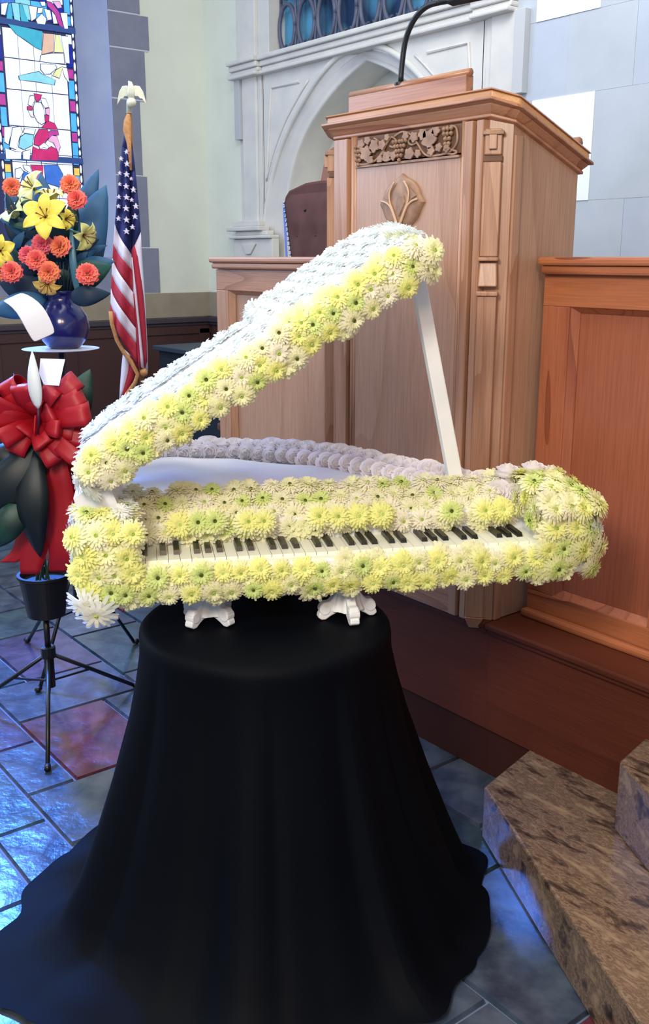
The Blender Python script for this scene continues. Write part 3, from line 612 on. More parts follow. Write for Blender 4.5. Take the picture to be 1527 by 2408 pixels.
# ---- wooden throne just behind it
tr = empty('wooden_chair', (-4.04, 3.34, 0), 'high pointed wooden chair back just showing beside the pulpit edge', 'chair')
MB().prism([(-4.27, 3.3, .05), (-4.27, 3.3, 1.86), (-4.235, 3.3, 1.96), (-4.18, 3.3, 2.035), (-4.10, 3.3, 2.06), (-3.93, 3.3, 2.06), (-3.82, 3.3, 1.90), (-3.80, 3.3, .05)], (0, .05, 0)).build('backrest', mat('reddish_wood', (140, 86, 62), .5), tr, bevel=.006)
BX('seat', (-4.25, 3.14, .40), (-3.82, 3.30, .46), OKD, tr, bevel=.006)
for x in (-4.22, -3.85): BX('leg', (x-.025, 3.15, 0), (x+.025, 3.2, .4), OKD, tr, bevel=.004)
# ---- low dark cabinet at the far end
cb = empty('low_cabinet', (-5.9, 4.0, 0), 'long low dark teal cabinet behind the flag, against the back wall', 'cabinet')
BX('body', (-6.75, 3.66, .0), (-4.9, 4.5, .81), DARKCAB, cb, bevel=.006)
BX('top', (-6.78, 3.62, .81), (-4.88, 4.5, .845), mat('cabinet_top', (48, 62, 76), .5), cb, bevel=.006)
for k in range(4): BX('door', (-6.70+k*.44, 3.645, .08), (-6.70+k*.44+.42, 3.66, .76), DARKCAB, cb, bevel=.004)

# ============================================================ PEDESTAL CLOTH
tc0 = cw(-.135, 2.10, 0)
prof = [(.700, 0), (.700, .10), (.700, .20), (.700, .262), (.698, .276), (.690, .284), (.675, .287), (.655, .287), (.62, .289), (.547, .300), (.46, .318), (.38, .340), (.30, .364), (.23, .388), (.16, .412), (.10, .434), (.05, .454), (.025, .468), (.012, .482), (.007, .500), (.005, .520)]
NA = 220; rng = random.Random(5); rows = []
ph = [(7, .4, 1.0), (11, 2.0, .8), (17, 1.1, .5), (5, 4.0, .9), (23, .7, .25)]
for z, r0 in prof:
    k = max(0, (.69-z)/.69); row = []
    for j in range(NA+1):
        t = 2*math.pi*(j % NA)/NA
        f = sum(a*math.sin(n*t+p) for n, p, a in ph)/2.6
        sharp = (abs(math.sin(6.5*t+.5))**.6)-.5
        rr_ = r0+(.040*k**.9*f+.020*min(1, k*2.2)*sharp if r0 > .28 else 0)
        front = math.cos(t-math.atan2(-CY.y, -CY.x)); rr_ += .05*max(0, front)*max(0, k-.75)/.25
        q = max(0, math.cos(t-math.atan2((-CX*.9-CY*.45).y, (-CX*.9-CY*.45).x)))**5; rr_ += .13*q*max(0, k-.93)/.07
        zz = z+(.010*(1+math.sin(9*t+1.3)) * max(0, 1-abs(z-.02)/.03) if z < .05 else 0)
        row.append(tc0+Vector((rr_*math.cos(t), rr_*math.sin(t), zz)))
    rows.append(row)
cl = MB().grid(rows).build('tablecloth', CLOTH, org=tc0, smooth=True)
tag(cl, 'black navy floor-length cloth draped over the round pedestal under the floral piano', 'tablecloth')

# ============================================================ FLORAL PIANO
def petal(mb, ang, r0, r1, wid, lift0, lift1, m=0, cup=.0):
    c, s = math.cos(ang), math.sin(ang)
    def P(r, w_, z): return Vector((c*r-s*w_, s*r+c*w_, z))
    mid = (r0+r1)/2; k = len(mb.v)
    mb.add([P(r0, -wid*.3, lift0), P(r0, wid*.3, lift0), P(mid, -wid*.5, (lift0+lift1)/2+cup), P(mid, wid*.5, (lift0+lift1)/2+cup), P(r1*.93, -wid*.36, lift1), P(r1*.93, wid*.36, lift1), P(r1, 0, lift1-.001)],
           [(0, 1, 3, 2), (2, 3, 5, 4), (4, 5, 6)], m)
def mum(seed, mats, layers=((24, .0, .034, .0066, .002, -.003), (22, 0, .030, .0064, .006, .006), (18, 0, .025, .006, .009, .013), (13, 0, .017, .0055, .010, .018)), core=.0045, cmat=2):
    r = random.Random(seed); mb = MB()
    for i, (n, r0, r1, wd, a, b) in enumerate(layers):
        mi = 0 if i < 2 else 1
        for j in range(n):
            g = 2*math.pi*(j+r.uniform(-.25, .25))/n+i*.5
            petal(mb, g, .002, r1*r.uniform(.86, 1.1), wd*r.uniform(.85, 1.1), a, b+r.uniform(-.002, .002), mi, cup=.0018)
    mb.lathe((0, 0, .006), [(.0001, 0), (core, .001), (core*1.1, .006), (core*.55, .009), (core*.3, .006)], 8, m=cmat)
    mb.lathe((0, 0, -.004), [(.008, 0), (.02, .004), (.014, .007)], 8, m=0)
    return mb.mesh('chrysanthemum', mats, smooth=False)
def pm(n, c): 
    m = mat('petal_'+n, c, .65, spec=.3); t = m.node_tree; b = t.nodes['Principled BSDF']
    if 'Mix Shader' not in t.nodes:
        tr_ = t.nodes.new('ShaderNodeBsdfTranslucent'); tr_.inputs[0].default_value = lin(c); mx = t.nodes.new('ShaderNodeMixShader'); mx.inputs[0].default_value = .38
        t.links.new(b.outputs[0], mx.inputs[1]); t.links.new(tr_.outputs[0], mx.inputs[2]); t.links.new(mx.outputs[0], t.nodes['Material Output'].inputs[0])
    return m
PY = pm('lemon', (250, 250, 204)); PY2 = pm('yellow', (248, 248, 168)); PC = pm('cream', (250, 246, 226)); PC2 = pm('soft_cream', (246, 244, 208))
PW = pm('white', (248, 250, 248)); PW2 = pm('cool_white', (238, 244, 242)); PG = pm('green_tint', (226, 238, 160)); PDK = pm('dark_eye', (110, 120, 56)); PGC = pm('green_centre', (200, 218, 120))
MU_Y = [mum(1, [PY, PY2, PGC]), mum(2, [PY, PG, PDK]), mum(3, [PY2, PY2, PG]), mum(4, [PC, PY, PGC])]
MU_C = [mum(5, [PC, PC2, PDK]), mum(6, [PC, PC, PGC]), mum(7, [PC2, PG, PDK]), mum(8, [PC, PC2, PG])]
MU_W = [mum(9, [PW, PW2, PGC]), mum(10, [PW, PW, PC])]
MU_DAISY = mum(12, [PW, PC, PGC], layers=((15, 0, .050, .011, .004, -.006), (13, 0, .044, .011, .008, .006), (9, 0, .030, .009, .010, .016)))
low = ((13, 0, .034, .010, .002, .000), (11, 0, .028, .010, .006, .010), (8, 0, .018, .009, .009, .017))
proot = pw(.42, 2.12, .70)
piano = empty('floral_piano', proot, 'miniature grand piano covered in white and yellow chrysanthemums on the draped pedestal', 'floral piano')
outl = [(-.16, 2.01), (.985, 2.01), (1.0, 2.17), (.93, 2.215), (.84, 2.245), (.745, 2.335), (.625, 2.53), (.43, 2.745), (.19, 2.85), (-.13, 2.83)]
body = MB()
body.prism([pw(u, v, .795) for u, v in outl], (0, 0, .064))
back_o = [(-.16, 2.15), (.99, 2.15)]+outl[2:]
body.prism([pw(u, v, .859) for u, v in back_o], (0, 0, .06))
body = body.build('piano_body', FOAM, piano, bevel=.004)
# interior sheeting seen under the lid
nI = 14; rowsI = []
for i in range(nI+1):
    v = 2.24+(2.80-2.24)*i/nI; row = []
    for j in range(25):
        u = -.12+.95*j/24
        um = .90 if v < 2.26 else (.90-(v-2.26)*1.05 if v < 2.6 else .56-(v-2.6)*1.9)
        u = -.12+(um+.10)*j/24
        row.append(pw(u, v, .936+.004*math.sin(9*u+5*v)+.003*math.sin(31*u)))
    rowsI.append(row)
MB().grid(rowsI).build('white_sheeting', SATIN, piano, smooth=True, solid=.003)
# cheeks, fallboard wedge
MB().hull([pw(-.155, 2.02, .84), pw(-.05, 2.02, .84), pw(-.05, 2.30, .84), pw(-.155, 2.30, .84)], [pw(-.15, 2.04, .965), pw(-.055, 2.04, .965), pw(-.055, 2.30, .965), pw(-.15, 2.30, .965)]).build('cheek_block', FOAM, piano, bevel=.01)
MB().hull([pw(.875, 2.01, .84), pw(.985, 2.01, .84), pw(1.0, 2.18, .84), pw(.875, 2.24, .84)], [pw(.875, 2.05, .985), pw(.955, 2.06, .985), pw(.965, 2.16, .985), pw(.875, 2.22, .985)]).build('cheek_block', FOAM, piano, bevel=.02)
MB().hull([pw(-.055, 2.155, .89), pw(-.055, 2.26, .89), pw(-.055, 2.26, .965), pw(-.055, 2.235, .965)], [pw(.88, 2.155, .89), pw(.88, 2.24, .89), pw(.88, 2.24, .965), pw(.88, 2.225, .965)]).build('fallboard', FOAM, piano)
# rim wall at the back
rim = [(-.13, 2.83), (.19, 2.85), (.43, 2.745), (.625, 2.53), (.745, 2.335), (.84, 2.245), (.93, 2.215)]
rimd = dens(rim, 4)
mb = MB()
for a, b in zip(rimd[:-1], rimd[1:]):
    mb.hull([pw(a[0], a[1], .915), pw(a[0]-.02, a[1]-.03, .915), pw(a[0]-.02, a[1]-.03, .955), pw(a[0], a[1], .955)], [pw(b[0], b[1], .915), pw(b[0]-.02, b[1]-.03, .915), pw(b[0]-.02, b[1]-.03, .955), pw(b[0], b[1], .955)])
mb.build('rim', FOAM, piano)
# keyboard
kb = MB().box((0, 0, 0), (0, 0, 0))
kb = MB().prism([pw(-.05, 2.015, .859), pw(.875, 2.015, .859), pw(.875, 2.15, .859), pw(-.05, 2.15, .859)], (0, 0, .004)).build('key_bed', KEYW, piano)
NK = 37; kx0, kx1 = -.045, .872; kwid = (kx1-kx0)/NK
mk = MB(); mk.prism([PU*a+PV*b for a, b in ((-kwid/2+.0007, 0), (kwid/2-.0007, 0), (kwid/2-.0007, .118), (-kwid/2+.0007, .118))], (0, 0, .007)); mk = mk.mesh('white_key', KEYW)
for k in range(NK):
    o = bpy.data.objects.new('white_key', mk); C.objects.link(o); o.parent = piano; o.location = pw(kx0+(k+.5)*kwid, 2.034, .863)-proot
bk = MB(); bk.hull([PU*a+PV*b for a, b in ((-.0068, 0), (.0068, 0), (.0068, .085), (-.0068, .085))], [PU*a+PV*b+UP*.009 for a, b in ((-.0058, .004), (.0058, .004), (.0058, .085), (-.0058, .085))]); bk = bk.mesh('black_key', KEYB)
bkx = [(340, 1320), (385, 1318), (418, 1317), (467, 1314), (494, 1313), (522, 1312), (569, 1309), (597, 1307), (650, 1303), (678, 1302), (706, 1301), (758, 1298), (786, 1297), (838, 1292), (868, 1291), (893, 1290), (934, 1286), (962, 1285), (1012, 1281), (1036, 1280), (1062, 1279), (1106, 1275), (1132, 1275), (1190, 1270), (1213, 1269), (1238, 1268)]
for x, y in bkx:
    q = atZ(x, 1321-(x-340)*.058, .874); q2 = q+(pw(0, 0)-Vector())*0
    u = (q-pw(0, 0)).dot(PU)
    o = bpy.data.objects.new('black_key', bk); C.objects.link(o); o.parent = piano; o.location = pw(u, 2.070, .8705)-proot
NM = [0]; FILL = {}
def flowers(O, A, B, na, nb, nrm, kinds, parent, jit=.006, sc=(.85, 1.1), curve=None, stag=True):
    for j in range(nb):
        for i in range(na+(1 if (stag and j % 2) else 0)):
            for _ in range(1): FILL.setdefault(parent, []).append((O+A*min(1, max(0, (i+R.uniform(-.3, 1.3))/na))+B*min(1, max(0, (j+R.uniform(-.3, 1.3))/nb))-(curve((i+.5)/na, (j+.5)/nb) if curve else Vector(nrm)).normalized()*.007, (curve((i+.5)/na, (j+.5)/nb) if curve else Vector(nrm))))
            a = (i+(.5 if not (stag and j % 2) else 0))/na; b = (j+.5)/nb
            if a > 1: a = 1
            p = O+A*a+B*b+A.normalized()*R.uniform(-jit, jit)+B.normalized()*R.uniform(-jit, jit)
            n = Vector(nrm); 
            if curve: n = curve(a, b)
            n = (n.normalized()+Vector((R.uniform(-.22, .22), R.uniform(-.22, .22), R.uniform(-.22, .22)))).normalized()
            inst('chrysanthemum', R.choice(kinds), parent, p+n*R.uniform(0, .006), n, R.uniform(0, 6.28), R.uniform(*sc)); NM[0] += 1
F_ = -PV
# lower front strip
flowers(pw(-.04, 2.008, .790), PU*.93, UP*.066, 21, 2, F_, MU_Y, body, curve=lambda a, b: F_+UP*(.9*(b-.55)), sc=(.8, 1.05))
# fallboard slope
flowers(pw(-.04, 2.138, .889), PU*.91, PV*.108+UP*.088, 20, 4, F_+UP, MU_C, body, curve=lambda a, b: F_*(1.25-b)+UP*(.15+1.0*b), sc=(.78, 1.0))
for x, y in ((590, 1240), (632, 1248), (765, 1238), (870, 1243), (510, 1245), (470, 1250), (1085, 1222), (1170, 1220), (1210, 1215), (820, 1248), (425, 1245), (925, 1238)):
    q = atZ(x, y, .925); u = (q-pw(0, 0)).dot(PU); inst('chrysanthemum', MU_Y[1 if x in (1085, 510, 470) else R.choice([0, 2, 0])], body, pw(u, 2.128, .922+R.uniform(-.004, .004)), F_+UP*.35, R.uniform(0, 6), 1.02)
# left cheek: front, top, outer side
flowers(pw(-.150, 2.000, .795), PU*.105, UP*.165, 3, 4, F_, MU_Y, body, curve=lambda a, b: F_+UP*(.7*(b-.4))+PU*(.9*(a-.6)), sc=(.9, 1.15))
flowers(pw(-.150, 2.015, .972), PU*.10, PV*.14, 3, 3, UP, MU_Y+MU_W, body, curve=lambda a, b: UP+F_*.5*(1-b), sc=(.85, 1.05))
flowers(pw(-.166, 2.03, .80), PV*.36, UP*.16, 4, 2, -PU, MU_W, body, sc=(.85, 1.05))
flowers(pw(-.055, 2.03, .885), PV*.1, UP*.06, 2, 2, PU, MU_C, body, sc=(.8, .95))
# right cheek: rounded
def rc(a, b): return F_*(1.15-a*.7)+PU*(.2+1.1*max(0, a-.45))+UP*(1.5*(b-.42))
flowers(pw(.875, 1.995, .800), PU*.115, UP*.17, 3, 4, F_, MU_Y, body, curve=rc, sc=(.9, 1.15))
flowers(pw(.875, 2.02, .985), PU*.09, PV*.18, 2, 4, UP, MU_Y, body, curve=lambda a, b: UP+F_*.5*(1-b)+PU*.6*a, sc=(.9, 1.1))
flowers(pw(.988, 2.01, .81), PV*.16, UP*.15, 3, 4, PU, MU_Y+MU_W, body, curve=lambda a, b: PU+UP*(1.2*(b-.4)), sc=(.9, 1.1))
flowers(pw(.868, 2.04, .90), PV*.16, UP*.07, 3, 2, -PU, MU_Y, body, sc=(.85, 1))
flowers(pw(.80, 2.225, .965), PU*.13, PV*.03, 3, 1, UP, MU_W, body, sc=(.8, 1))
for u, z, s in ((-.125, .778, 1.0), (-.150, .80, .8)): inst('daisy', MU_DAISY, body, pw(u, 1.985, z), F_-UP*.45-PU*.1, .4, s)
for u, v, z, n_ in ((.985, 2.03, .965, PU*.8+UP+F_*.6), (.985, 2.10, .968, PU*.9+UP), (.98, 2.17, .965, PU*.8+UP), (1.0, 2.04, .93, PU+UP*.4+F_*.5), (.955, 2.02, .98, UP+F_*.6+PU*.3), (.96, 2.0, .945, F_+UP*.6+PU*.6), (.985, 2.0, .90, F_+PU*.9), (.99, 2.0, .85, F_+PU*.9), (.985, 2.0, .81, F_+PU*.8-UP*.3)):
    inst('chrysanthemum', R.choice(MU_Y+MU_W[:1]), body, pw(u, v, z), n_, R.uniform(0, 6), R.uniform(.9, 1.1)); NM[0] += 1
# ---- lid
AL = math.radians(31.7); LS = PU*math.cos(AL)+UP*math.sin(AL); LN = -PU*math.sin(AL)+UP*math.cos(AL); L0 = pw(-.13, 0, 1.012)
def lw(s, v, o): return L0+LS*s+PV*v+LN*o
lid_o = [(.02, 2.035), (.845, 2.035), (.885, 2.10), (.94, 2.50), (.93, 2.70), (.81, 2.82), (.53, 2.77), (.50, 2.42), (.24, 2.36), (.0, 2.37)]
def lt_(s): return .052+.034*max(0, s)
lid = MB().hull([lw(s, v, .014) for s, v in lid_o], [lw(s, v, lt_(s)) for s, v in lid_o]).build('lid', FOAM, piano, bevel=.006)
tail_o = [(.0, 2.42), (.24, 2.41), (.505, 2.475), (.50, 2.60), (.36, 2.65), (.18, 2.71), (.06, 2.70), (.0, 2.62)]
lt = MB().hull([lw(s, v, .014) for s, v in tail_o], [lw(s, v, lt_(s)) for s, v in tail_o]).build('lid_tail', FOAM, piano, bevel=.006)
flowers(lw(.035, 2.025, .006), LS*.835, LN*.076, 18, 3, F_, MU_Y[:2]+MU_Y[:1]+MU_C[:2]+[MU_Y[3]], lid, curve=lambda a, b: F_+LN*(1.1*(b-.45))+LS*(.9*max(0, a-.93)/.07), sc=(.8, 1.05))
flowers(lw(.86, 2.05, .018), LN*.065, PV*.16, 2, 4, LS, MU_Y[:1]+MU_W, lid, sc=(.9, 1.05))
def pin(x, y, poly):
    c = False; j = len(poly)-1
    for i in range(len(poly)):
        if (poly[i][1] > y) != (poly[j][1] > y) and x < (poly[j][0]-poly[i][0])*(y-poly[i][1])/(poly[j][1]-poly[i][1])+poly[i][0]: c = not c
        j = i
    return c
def stuffmums(name, pts, mats, parent, lab):
    mb = MB(); r = random.Random(21)
    for p, n in pts:
        n = (Vector(n)+Vector((r.uniform(-.2, .2), r.uniform(-.2, .2), r.uniform(-.2, .2)))).normalized()
        M = Vector((0, 0, 1)).rotation_difference(n).to_matrix(); t = MB(); sc_ = r.uniform(.85, 1.05)
        for i, (nn, r0, r1, wd, a, b) in enumerate(low):
            for j in range(nn): petal(t, 2*math.pi*(j+r.uniform(-.25, .25))/nn+i, .002, r1*r.uniform(.85, 1.1)*sc_, wd, a, b+r.uniform(-.002, .002), 0 if i < 2 else 1, .0018)
        mb.add([p+M @ q for q in t.v], t.f, 0)
        for q in range(len(t.m)): mb.m[-1-q] = t.m[-1-q]
    return mb.build(name, mats, parent, kind='stuff', label=lab, smooth='raw')
pts = []
r3 = random.Random(8)
s = -.03
while s < .93:
    v = 2.03
    while v < 2.85:
        a, b = s+r3.uniform(-.007, .007), v+r3.uniform(-.007, .007)
        if pin(a, b, lid_o) and (b < 2.33+.1*a or a > .52): pts.append((lw(a, b, lt_(a)-.002), LN+F_*.25*(b < 2.07)))
        v += .040
    s += .040
for i in range(len(lid_o)-1):
    if i in (0, 7, 8): continue
    (a0, b0), (a1, b1) = lid_o[i], lid_o[i+1]; L = math.hypot(a1-a0, b1-b0); k = max(1, int(L/.042))
    o_ = (LS*(b1-b0)-PV*(a1-a0)).normalized()
    for q in range(k): t = (q+.5)/k; pts.append((lw(a0+(a1-a0)*t, b0+(b1-b0)*t, lt_(a0)-.012), LN*.8+o_))
for v in [2.03+.04*k for k in range(9)]: pts.append((lw(.012, v, .04), -LS+LN*.5)); pts.append((lw(.022, v, .016), -LS*1.0-LN*.2))
stuffmums('top_blossom', pts, [PW, PW2], lid, 'dense white blossoms over the lid top')
pts = []
s = -.03
while s < .52:
    v = 2.43
    while v < 2.73:
        a, b = s+r3.uniform(-.006, .006), v+r3.uniform(-.006, .006)
        if pin(a, b, tail_o) and b > 2.455+.1*a: pts.append((lw(a, b, lt_(a)-.002), LN))
        v += .038
    s += .038
for i in range(len(tail_o)-1):
    (a0, b0), (a1, b1) = tail_o[i], tail_o[i+1]; L = math.hypot(a1-a0, b1-b0); k = max(1, int(L/.042)); o_ = (LS*(b1-b0)-PV*(a1-a0)).normalized()
    if i < 2: continue
    for q in range(k): t = (q+.5)/k; pts.append((lw(a0+(a1-a0)*t, b0+(b1-b0)*t, lt_(a0)-.012), LN*.8+o_))
stuffmums('top_blossom', pts, [PW, PW2], lt, 'white blossoms along the rear strip of the lid')
pts = []
for v in [2.40+.045*k for k in range(10)]:
    for z in (.815, .86, .905): pts.append((pw(-.165, v, z), -PU))
stuffmums('side_blossom', pts, [PW, PW2], body, 'white blossoms on the long left side')
for p_ in (body, lid): stuffmums('small_blossom', FILL[p_], [PC2, PY], p_, 'small cream blossoms packed between the larger ones')
# hinge web between lid and left cheek
MB().hull([pw(-.15, 2.06, .96), pw(-.06, 2.06, .96), pw(-.06, 2.36, .96), pw(-.15, 2.36, .96)], [lw(-.03, 2.06, .014), lw(.05, 2.06, .014), lw(.05, 2.36, .014), lw(-.03, 2.36, .014)]).build('hinge_block', SATIN, piano)
PROP = mat('prop_white', (252, 252, 252), .7, rgb2=(242, 244, 246), scale=12, bump=.05)
# prop stick
pb = atZ(1068, 1112, .985); vb = (pb-pw(0, 0)).dot(PV); ub = (pb-pw(0, 0)).dot(PU)
a, b, c = ray(985, 668); dirv = cw(a, b, c); dirv = Vector((cw(a, b).x, cw(a, b).y, c)); o0 = Vector((0, 0, EYE)); nn = PV
t = ((pw(0, 2.17)-o0).dot(nn))/dirv.dot(nn); pt = o0+dirv*t; pt = pt+(pt-pb).normalized()*.02
ax = (pt-pb).normalized(); e1_ = (PU-ax*PU.dot(ax)).normalized(); e2_ = ax.cross(e1_)
h0, h1 = .0175, .0155; pb2 = pb-ax*.06
MB().hull([pb2+e1_*h0*i+e2_*h0*j for i, j in ((-1, -1), (1, -1), (1, 1), (-1, 1))], [pt+e1_*h1*i+e2_*h1*j for i, j in ((-1, -1), (1, -1), (1, 1), (-1, 1))]).build('prop_stick', PROP, piano, bevel=.003)
# roses on the back rim
def rose(seed, mats, R0=.026, H=.03):
    r = random.Random(seed); mb = MB()
    for k in range(14):
        f = k/13; rad = R0*(.18+.82*f); a0 = k*2.4; hh = H*(1.05-.35*f); wdt = 1.2+.5*f
        rows = []
        for i in range(4):
            tt = i/3; row = []
            for j in range(6):
                g = a0+(j/5-.5)*wdt*1.3
                rr_ = rad*(.45+.55*math.sin(tt*1.7))+(.0045*(tt > .9)*f)
                row.append(Vector((rr_*math.cos(g), rr_*math.sin(g), -.008+hh*tt*(1-.10*abs(j-2.5)/2.5)-(.003*f if tt > .9 else 0))))
            rows.append(row)
        mb.grid(rows, 0 if k > 4 else 1)
    mb.lathe((0, 0, -.010), [(.004, 0), (R0*.8, .006), (R0*.9, .014), (.004, .02)], 8)
    return mb.mesh('rose', mats, smooth=True)
RW = [rose(31+i, [pm('rose_white', (250, 246, 250)), pm('rose_ivory', (250, 246, 242))]) for i in range(3)]
tot = 0; d_ = rimd
import itertools
acc = [0]
for a, b in zip(d_[:-1], d_[1:]): acc.append(acc[-1]+math.hypot(b[0]-a[0], b[1]-a[1]))
def onrim(s):
    for i in range(len(acc)-1):
        if acc[i] <= s <= acc[i+1]:
            t = (s-acc[i])/(acc[i+1]-acc[i]+1e-9); return (d_[i][0]+(d_[i+1][0]-d_[i][0])*t, d_[i][1]+(d_[i+1][1]-d_[i][1])*t)
    return d_[-1]
k = 0; s = .05
while s < acc[-1]:
    u, v = onrim(s)
    inst('rose', R.choice(RW), piano, pw(u-.006, v-.012, .966+R.uniform(-.003, .004)), UP+F_*.35+Vector((R.uniform(-.25, .25), R.uniform(-.25, .25), 0)), R.uniform(0, 6), R.uniform(.85, 1.28))
    u, v = onrim(min(s+.018, acc[-1]))
    inst('rose', R.choice(RW), piano, pw(u-.026, v-.040, .946+R.uniform(-.004, .004)), F_*1.0+UP*.45-PU*.3, R.uniform(0, 6), R.uniform(.78, 1.1))
    s += .037
for u, v, z in ((.915, 2.20, .995), (.955, 2.185, .985), (.86, 2.225, .985)): inst('rose', RW[0], piano, pw(u, v, z), UP, 1, 1.25)
# feet: fluted column with four splayed scroll feet
def foot(u, v, rot):
    c = pw(u, v, .7015); r = MB()
    n = 32
    prof_ = [(.036, .020), (.031, .035), (.026, .055), (.025, .075), (.028, .090), (.034, .0935)]
    rows = []
    for rad, z in prof_:
        rows.append([c+Vector((rad*(1+.12*math.cos(8*t))*math.cos(t), rad*(1+.12*math.cos(8*t))*math.sin(t), z)) for t in [2*math.pi*j/n for j in range(n+1)]])
    col = MB().grid(rows).lathe(c, [(.002, .018), (.034, .019), (.034, .022), (.002, .023)], 16).build('leg', FOAM, piano, smooth=True)
    for k in range(4):
        a = rot+k*math.pi/2; d = PU*math.cos(a)+PV*math.sin(a); sd = d.cross(UP)
        side = [(.000, .016), (.022, .016), (.040, .008), (.052, 0), (.062, 0), (.070, .006), (.068, .014), (.063, .022), (.066, .032), (.058, .041), (.044, .042), (.036, .050), (.028, .062), (.0, .062)]
        MB().prism([c+d*x+UP*z-sd*.011 for x, z in side], sd*.022).build('scroll_foot', FOAM, col, bevel=.003)
        MB().lathe(c+d*.054+UP*.024-sd*.0125, [(.003, 0), (.013, 0), (.013, .025), (.003, .025)], 12, ax=sd).build('scroll', FOAM, col, bevel=.002)
foot(.115, 2.10, math.pi/4); foot(.428, 2.07, .08)
foot(.27, 2.28, math.pi/4)
print('mums', NM[0])

# ============================================================ FLAG
fd = 5.55
FT = [(300, 310)]
f0 = at(306, 600, fd); f0 = Vector((f0.x, f0.y, 0))
flag = empty('flag', f0, 'United States flag hanging in folds on a staff topped by an eagle', 'flag')
FR = mat('flag_red', (184, 36, 62), .7, rgb2=(168, 28, 54), scale=5); FW = mat('flag_white', (228, 220, 236), .7); FB = mat('flag_blue', (34, 40, 108), .7, rgb2=(26, 32, 92), scale=5); FGD = mat('gold_fringe', (206, 150, 96), .7, rgb2=(180, 124, 76), scale=60); FRD = FR
def crv(lst, y):
    for (x0, y0), (x1, y1) in zip(lst[:-1], lst[1:]):
        if y0 <= y <= y1: return x0+(x1-x0)*(y-y0)/(y1-y0)
    return lst[-1][0] if y > lst[-1][1] else lst[0][0]
Lc = [(298, 290), (288, 340), (280, 420), (272, 500), (267, 570), (263, 640), (260, 700), (260, 735)]
Cc = [(300, 290), (303, 340), (306, 420), (308, 500), (310, 600), (314, 690), (320, 770), (325, 860)]
Rc = [(303, 290), (311, 340), (318, 400), (326, 480), (331, 545), (339, 640), (344, 720), (347, 800), (348, 870)]
Lk = [300, 345, 390, 435, 480, 526, 573, 607, 644, 678, 712, 738]; Ck = [300, 352, 410, 470, 535, 600, 636, 688, 727, 772, 809, 858]
cols = [FB]*5+[FW, FR, FW, FR, FW, FR]
def lpt(k, a):      # row boundary k, across a in 0..1
    yl, yc = Lk[k], Ck[k]; xl, xc = crv(Lc, yl), crv(Cc, yc)
    y = yl+(yc-yl)*(a**.75 if k > 4 else a); x = xl+(xc-xl)*a
    return x, y
def lz(a, y): return fd-.035*math.sin(a*math.pi)*min(1, (y-290)/150)+.02*math.sin(a*9+y*.01)*min(1, (y-290)/200)
ban = MB()
for k in range(11):
    rows = []
    for i in range(4):
        t = i/3; row = []
        for j in range(15):
            a = j/14; x0, y0 = lpt(k, a); x1, y1 = lpt(k+1, a); x = x0+(x1-x0)*t; y = y0+(y1-y0)*t
            row.append(at(x, y, lz(a, y)))
        rows.append(row)
    ban.grid(rows, 0 if cols[k] is FB else (1 if cols[k] is FW else 2))
# right fold
Rk = [300, 350, 400, 450, 500, 545]; Cr = [300, 352, 410, 470, 535, 590]
def rpt(k, a, L1=Cr, L2=Rk): return crv(Cc, L1[k])+(crv(Rc, L2[k])-crv(Cc, L1[k]))*a, L1[k]+(L2[k]-L1[k])*a
def rz(a, y): return fd+.01-.03*math.sin(a*math.pi)*min(1, (y-290)/150)
for k in range(5):
    rows = []
    for i in range(3):
        t = i/2; rows.append([at(rpt(k, j/8)[0]*(1-t)+rpt(k+1, j/8)[0]*t, rpt(k, j/8)[1]*(1-t)+rpt(k+1, j/8)[1]*t, rz(j/8, 400)) for j in range(9)])
    ban.grid(rows, 0)
def rib(L, Rr, m, n=10, dz=0):
    rows = []
    for i in range(n+1):
        t = i/n; y0 = L[0][1]+(L[-1][1]-L[0][1])*t; y1 = Rr[0][1]+(Rr[-1][1]-Rr[0][1])*t
        a, b = (crv(L, y0), y0), (crv(Rr, y1), y1)
        rows.append([at(a[0]+(b[0]-a[0])*j/4, a[1]+(b[1]-a[1])*j/4, fd+.01-dz-.018*math.sin(j/4*math.pi)) for j in range(5)])
    ban.grid(rows, m)
rib([(310, 590), (313, 640), (318, 700), (330, 800), (338, 872)], [(331, 545), (334, 600), (341, 700), (346, 800), (348, 872)], 1)
rib([(309, 588), (313, 640), (319, 690), (332, 790), (341, 868)], [(316, 575), (325, 600), (338, 700), (344, 780), (346, 850)], 2, 10, .012)
rib([(310, 605), (314, 690), (320, 770), (325, 860)], [(311, 605), (322, 690), (332, 790), (340, 868)], 1, 10, .022)
rib([(314, 690), (320, 770), (325, 862)], [(315, 690), (325, 770), (333, 866)], 2, 10, .03)
# lower back fold
rib([(291, 820), (286, 860), (283, 905), (281, 938)], [(308, 835), (304, 880), (290, 925), (284, 940)], 1, 5)
rib([(306, 836), (302, 860), (292, 905), (284, 936)], [(324, 862), (320, 885), (302, 918), (290, 944)], 2, 5)
ban = ban.build('banner', [FB, FW, FR], flag, smooth=True, solid=.003)
st = MB()
for x, y, s in ((284, 373, .8), (297, 357, .8), (298, 385, 1), (281, 407, .7), (297, 410, 1), (296, 438, 1), (281, 433, .7), (297, 464, 1.05), (279, 463, .8), (296, 490, 1.1), (278, 485, .8), (297, 517, 1.1), (278, 514, .9), (297, 544, 1.1), (313, 446, 1), (319, 485, 1), (309, 470, .7), (317, 509, 1), (311, 534, .9), (308, 420, .6)):
    c = at(x, y, fd-.062); P = []
    for i in range(10):
        rad = (.0165 if i % 2 == 0 else .0066)*s; a = math.pi/2+i*math.pi/5; P.append(c+CX*rad*math.cos(a)+UP*rad*math.sin(a))
    st.prism(P, CY*.03)
st.build('stars', FW, ban)
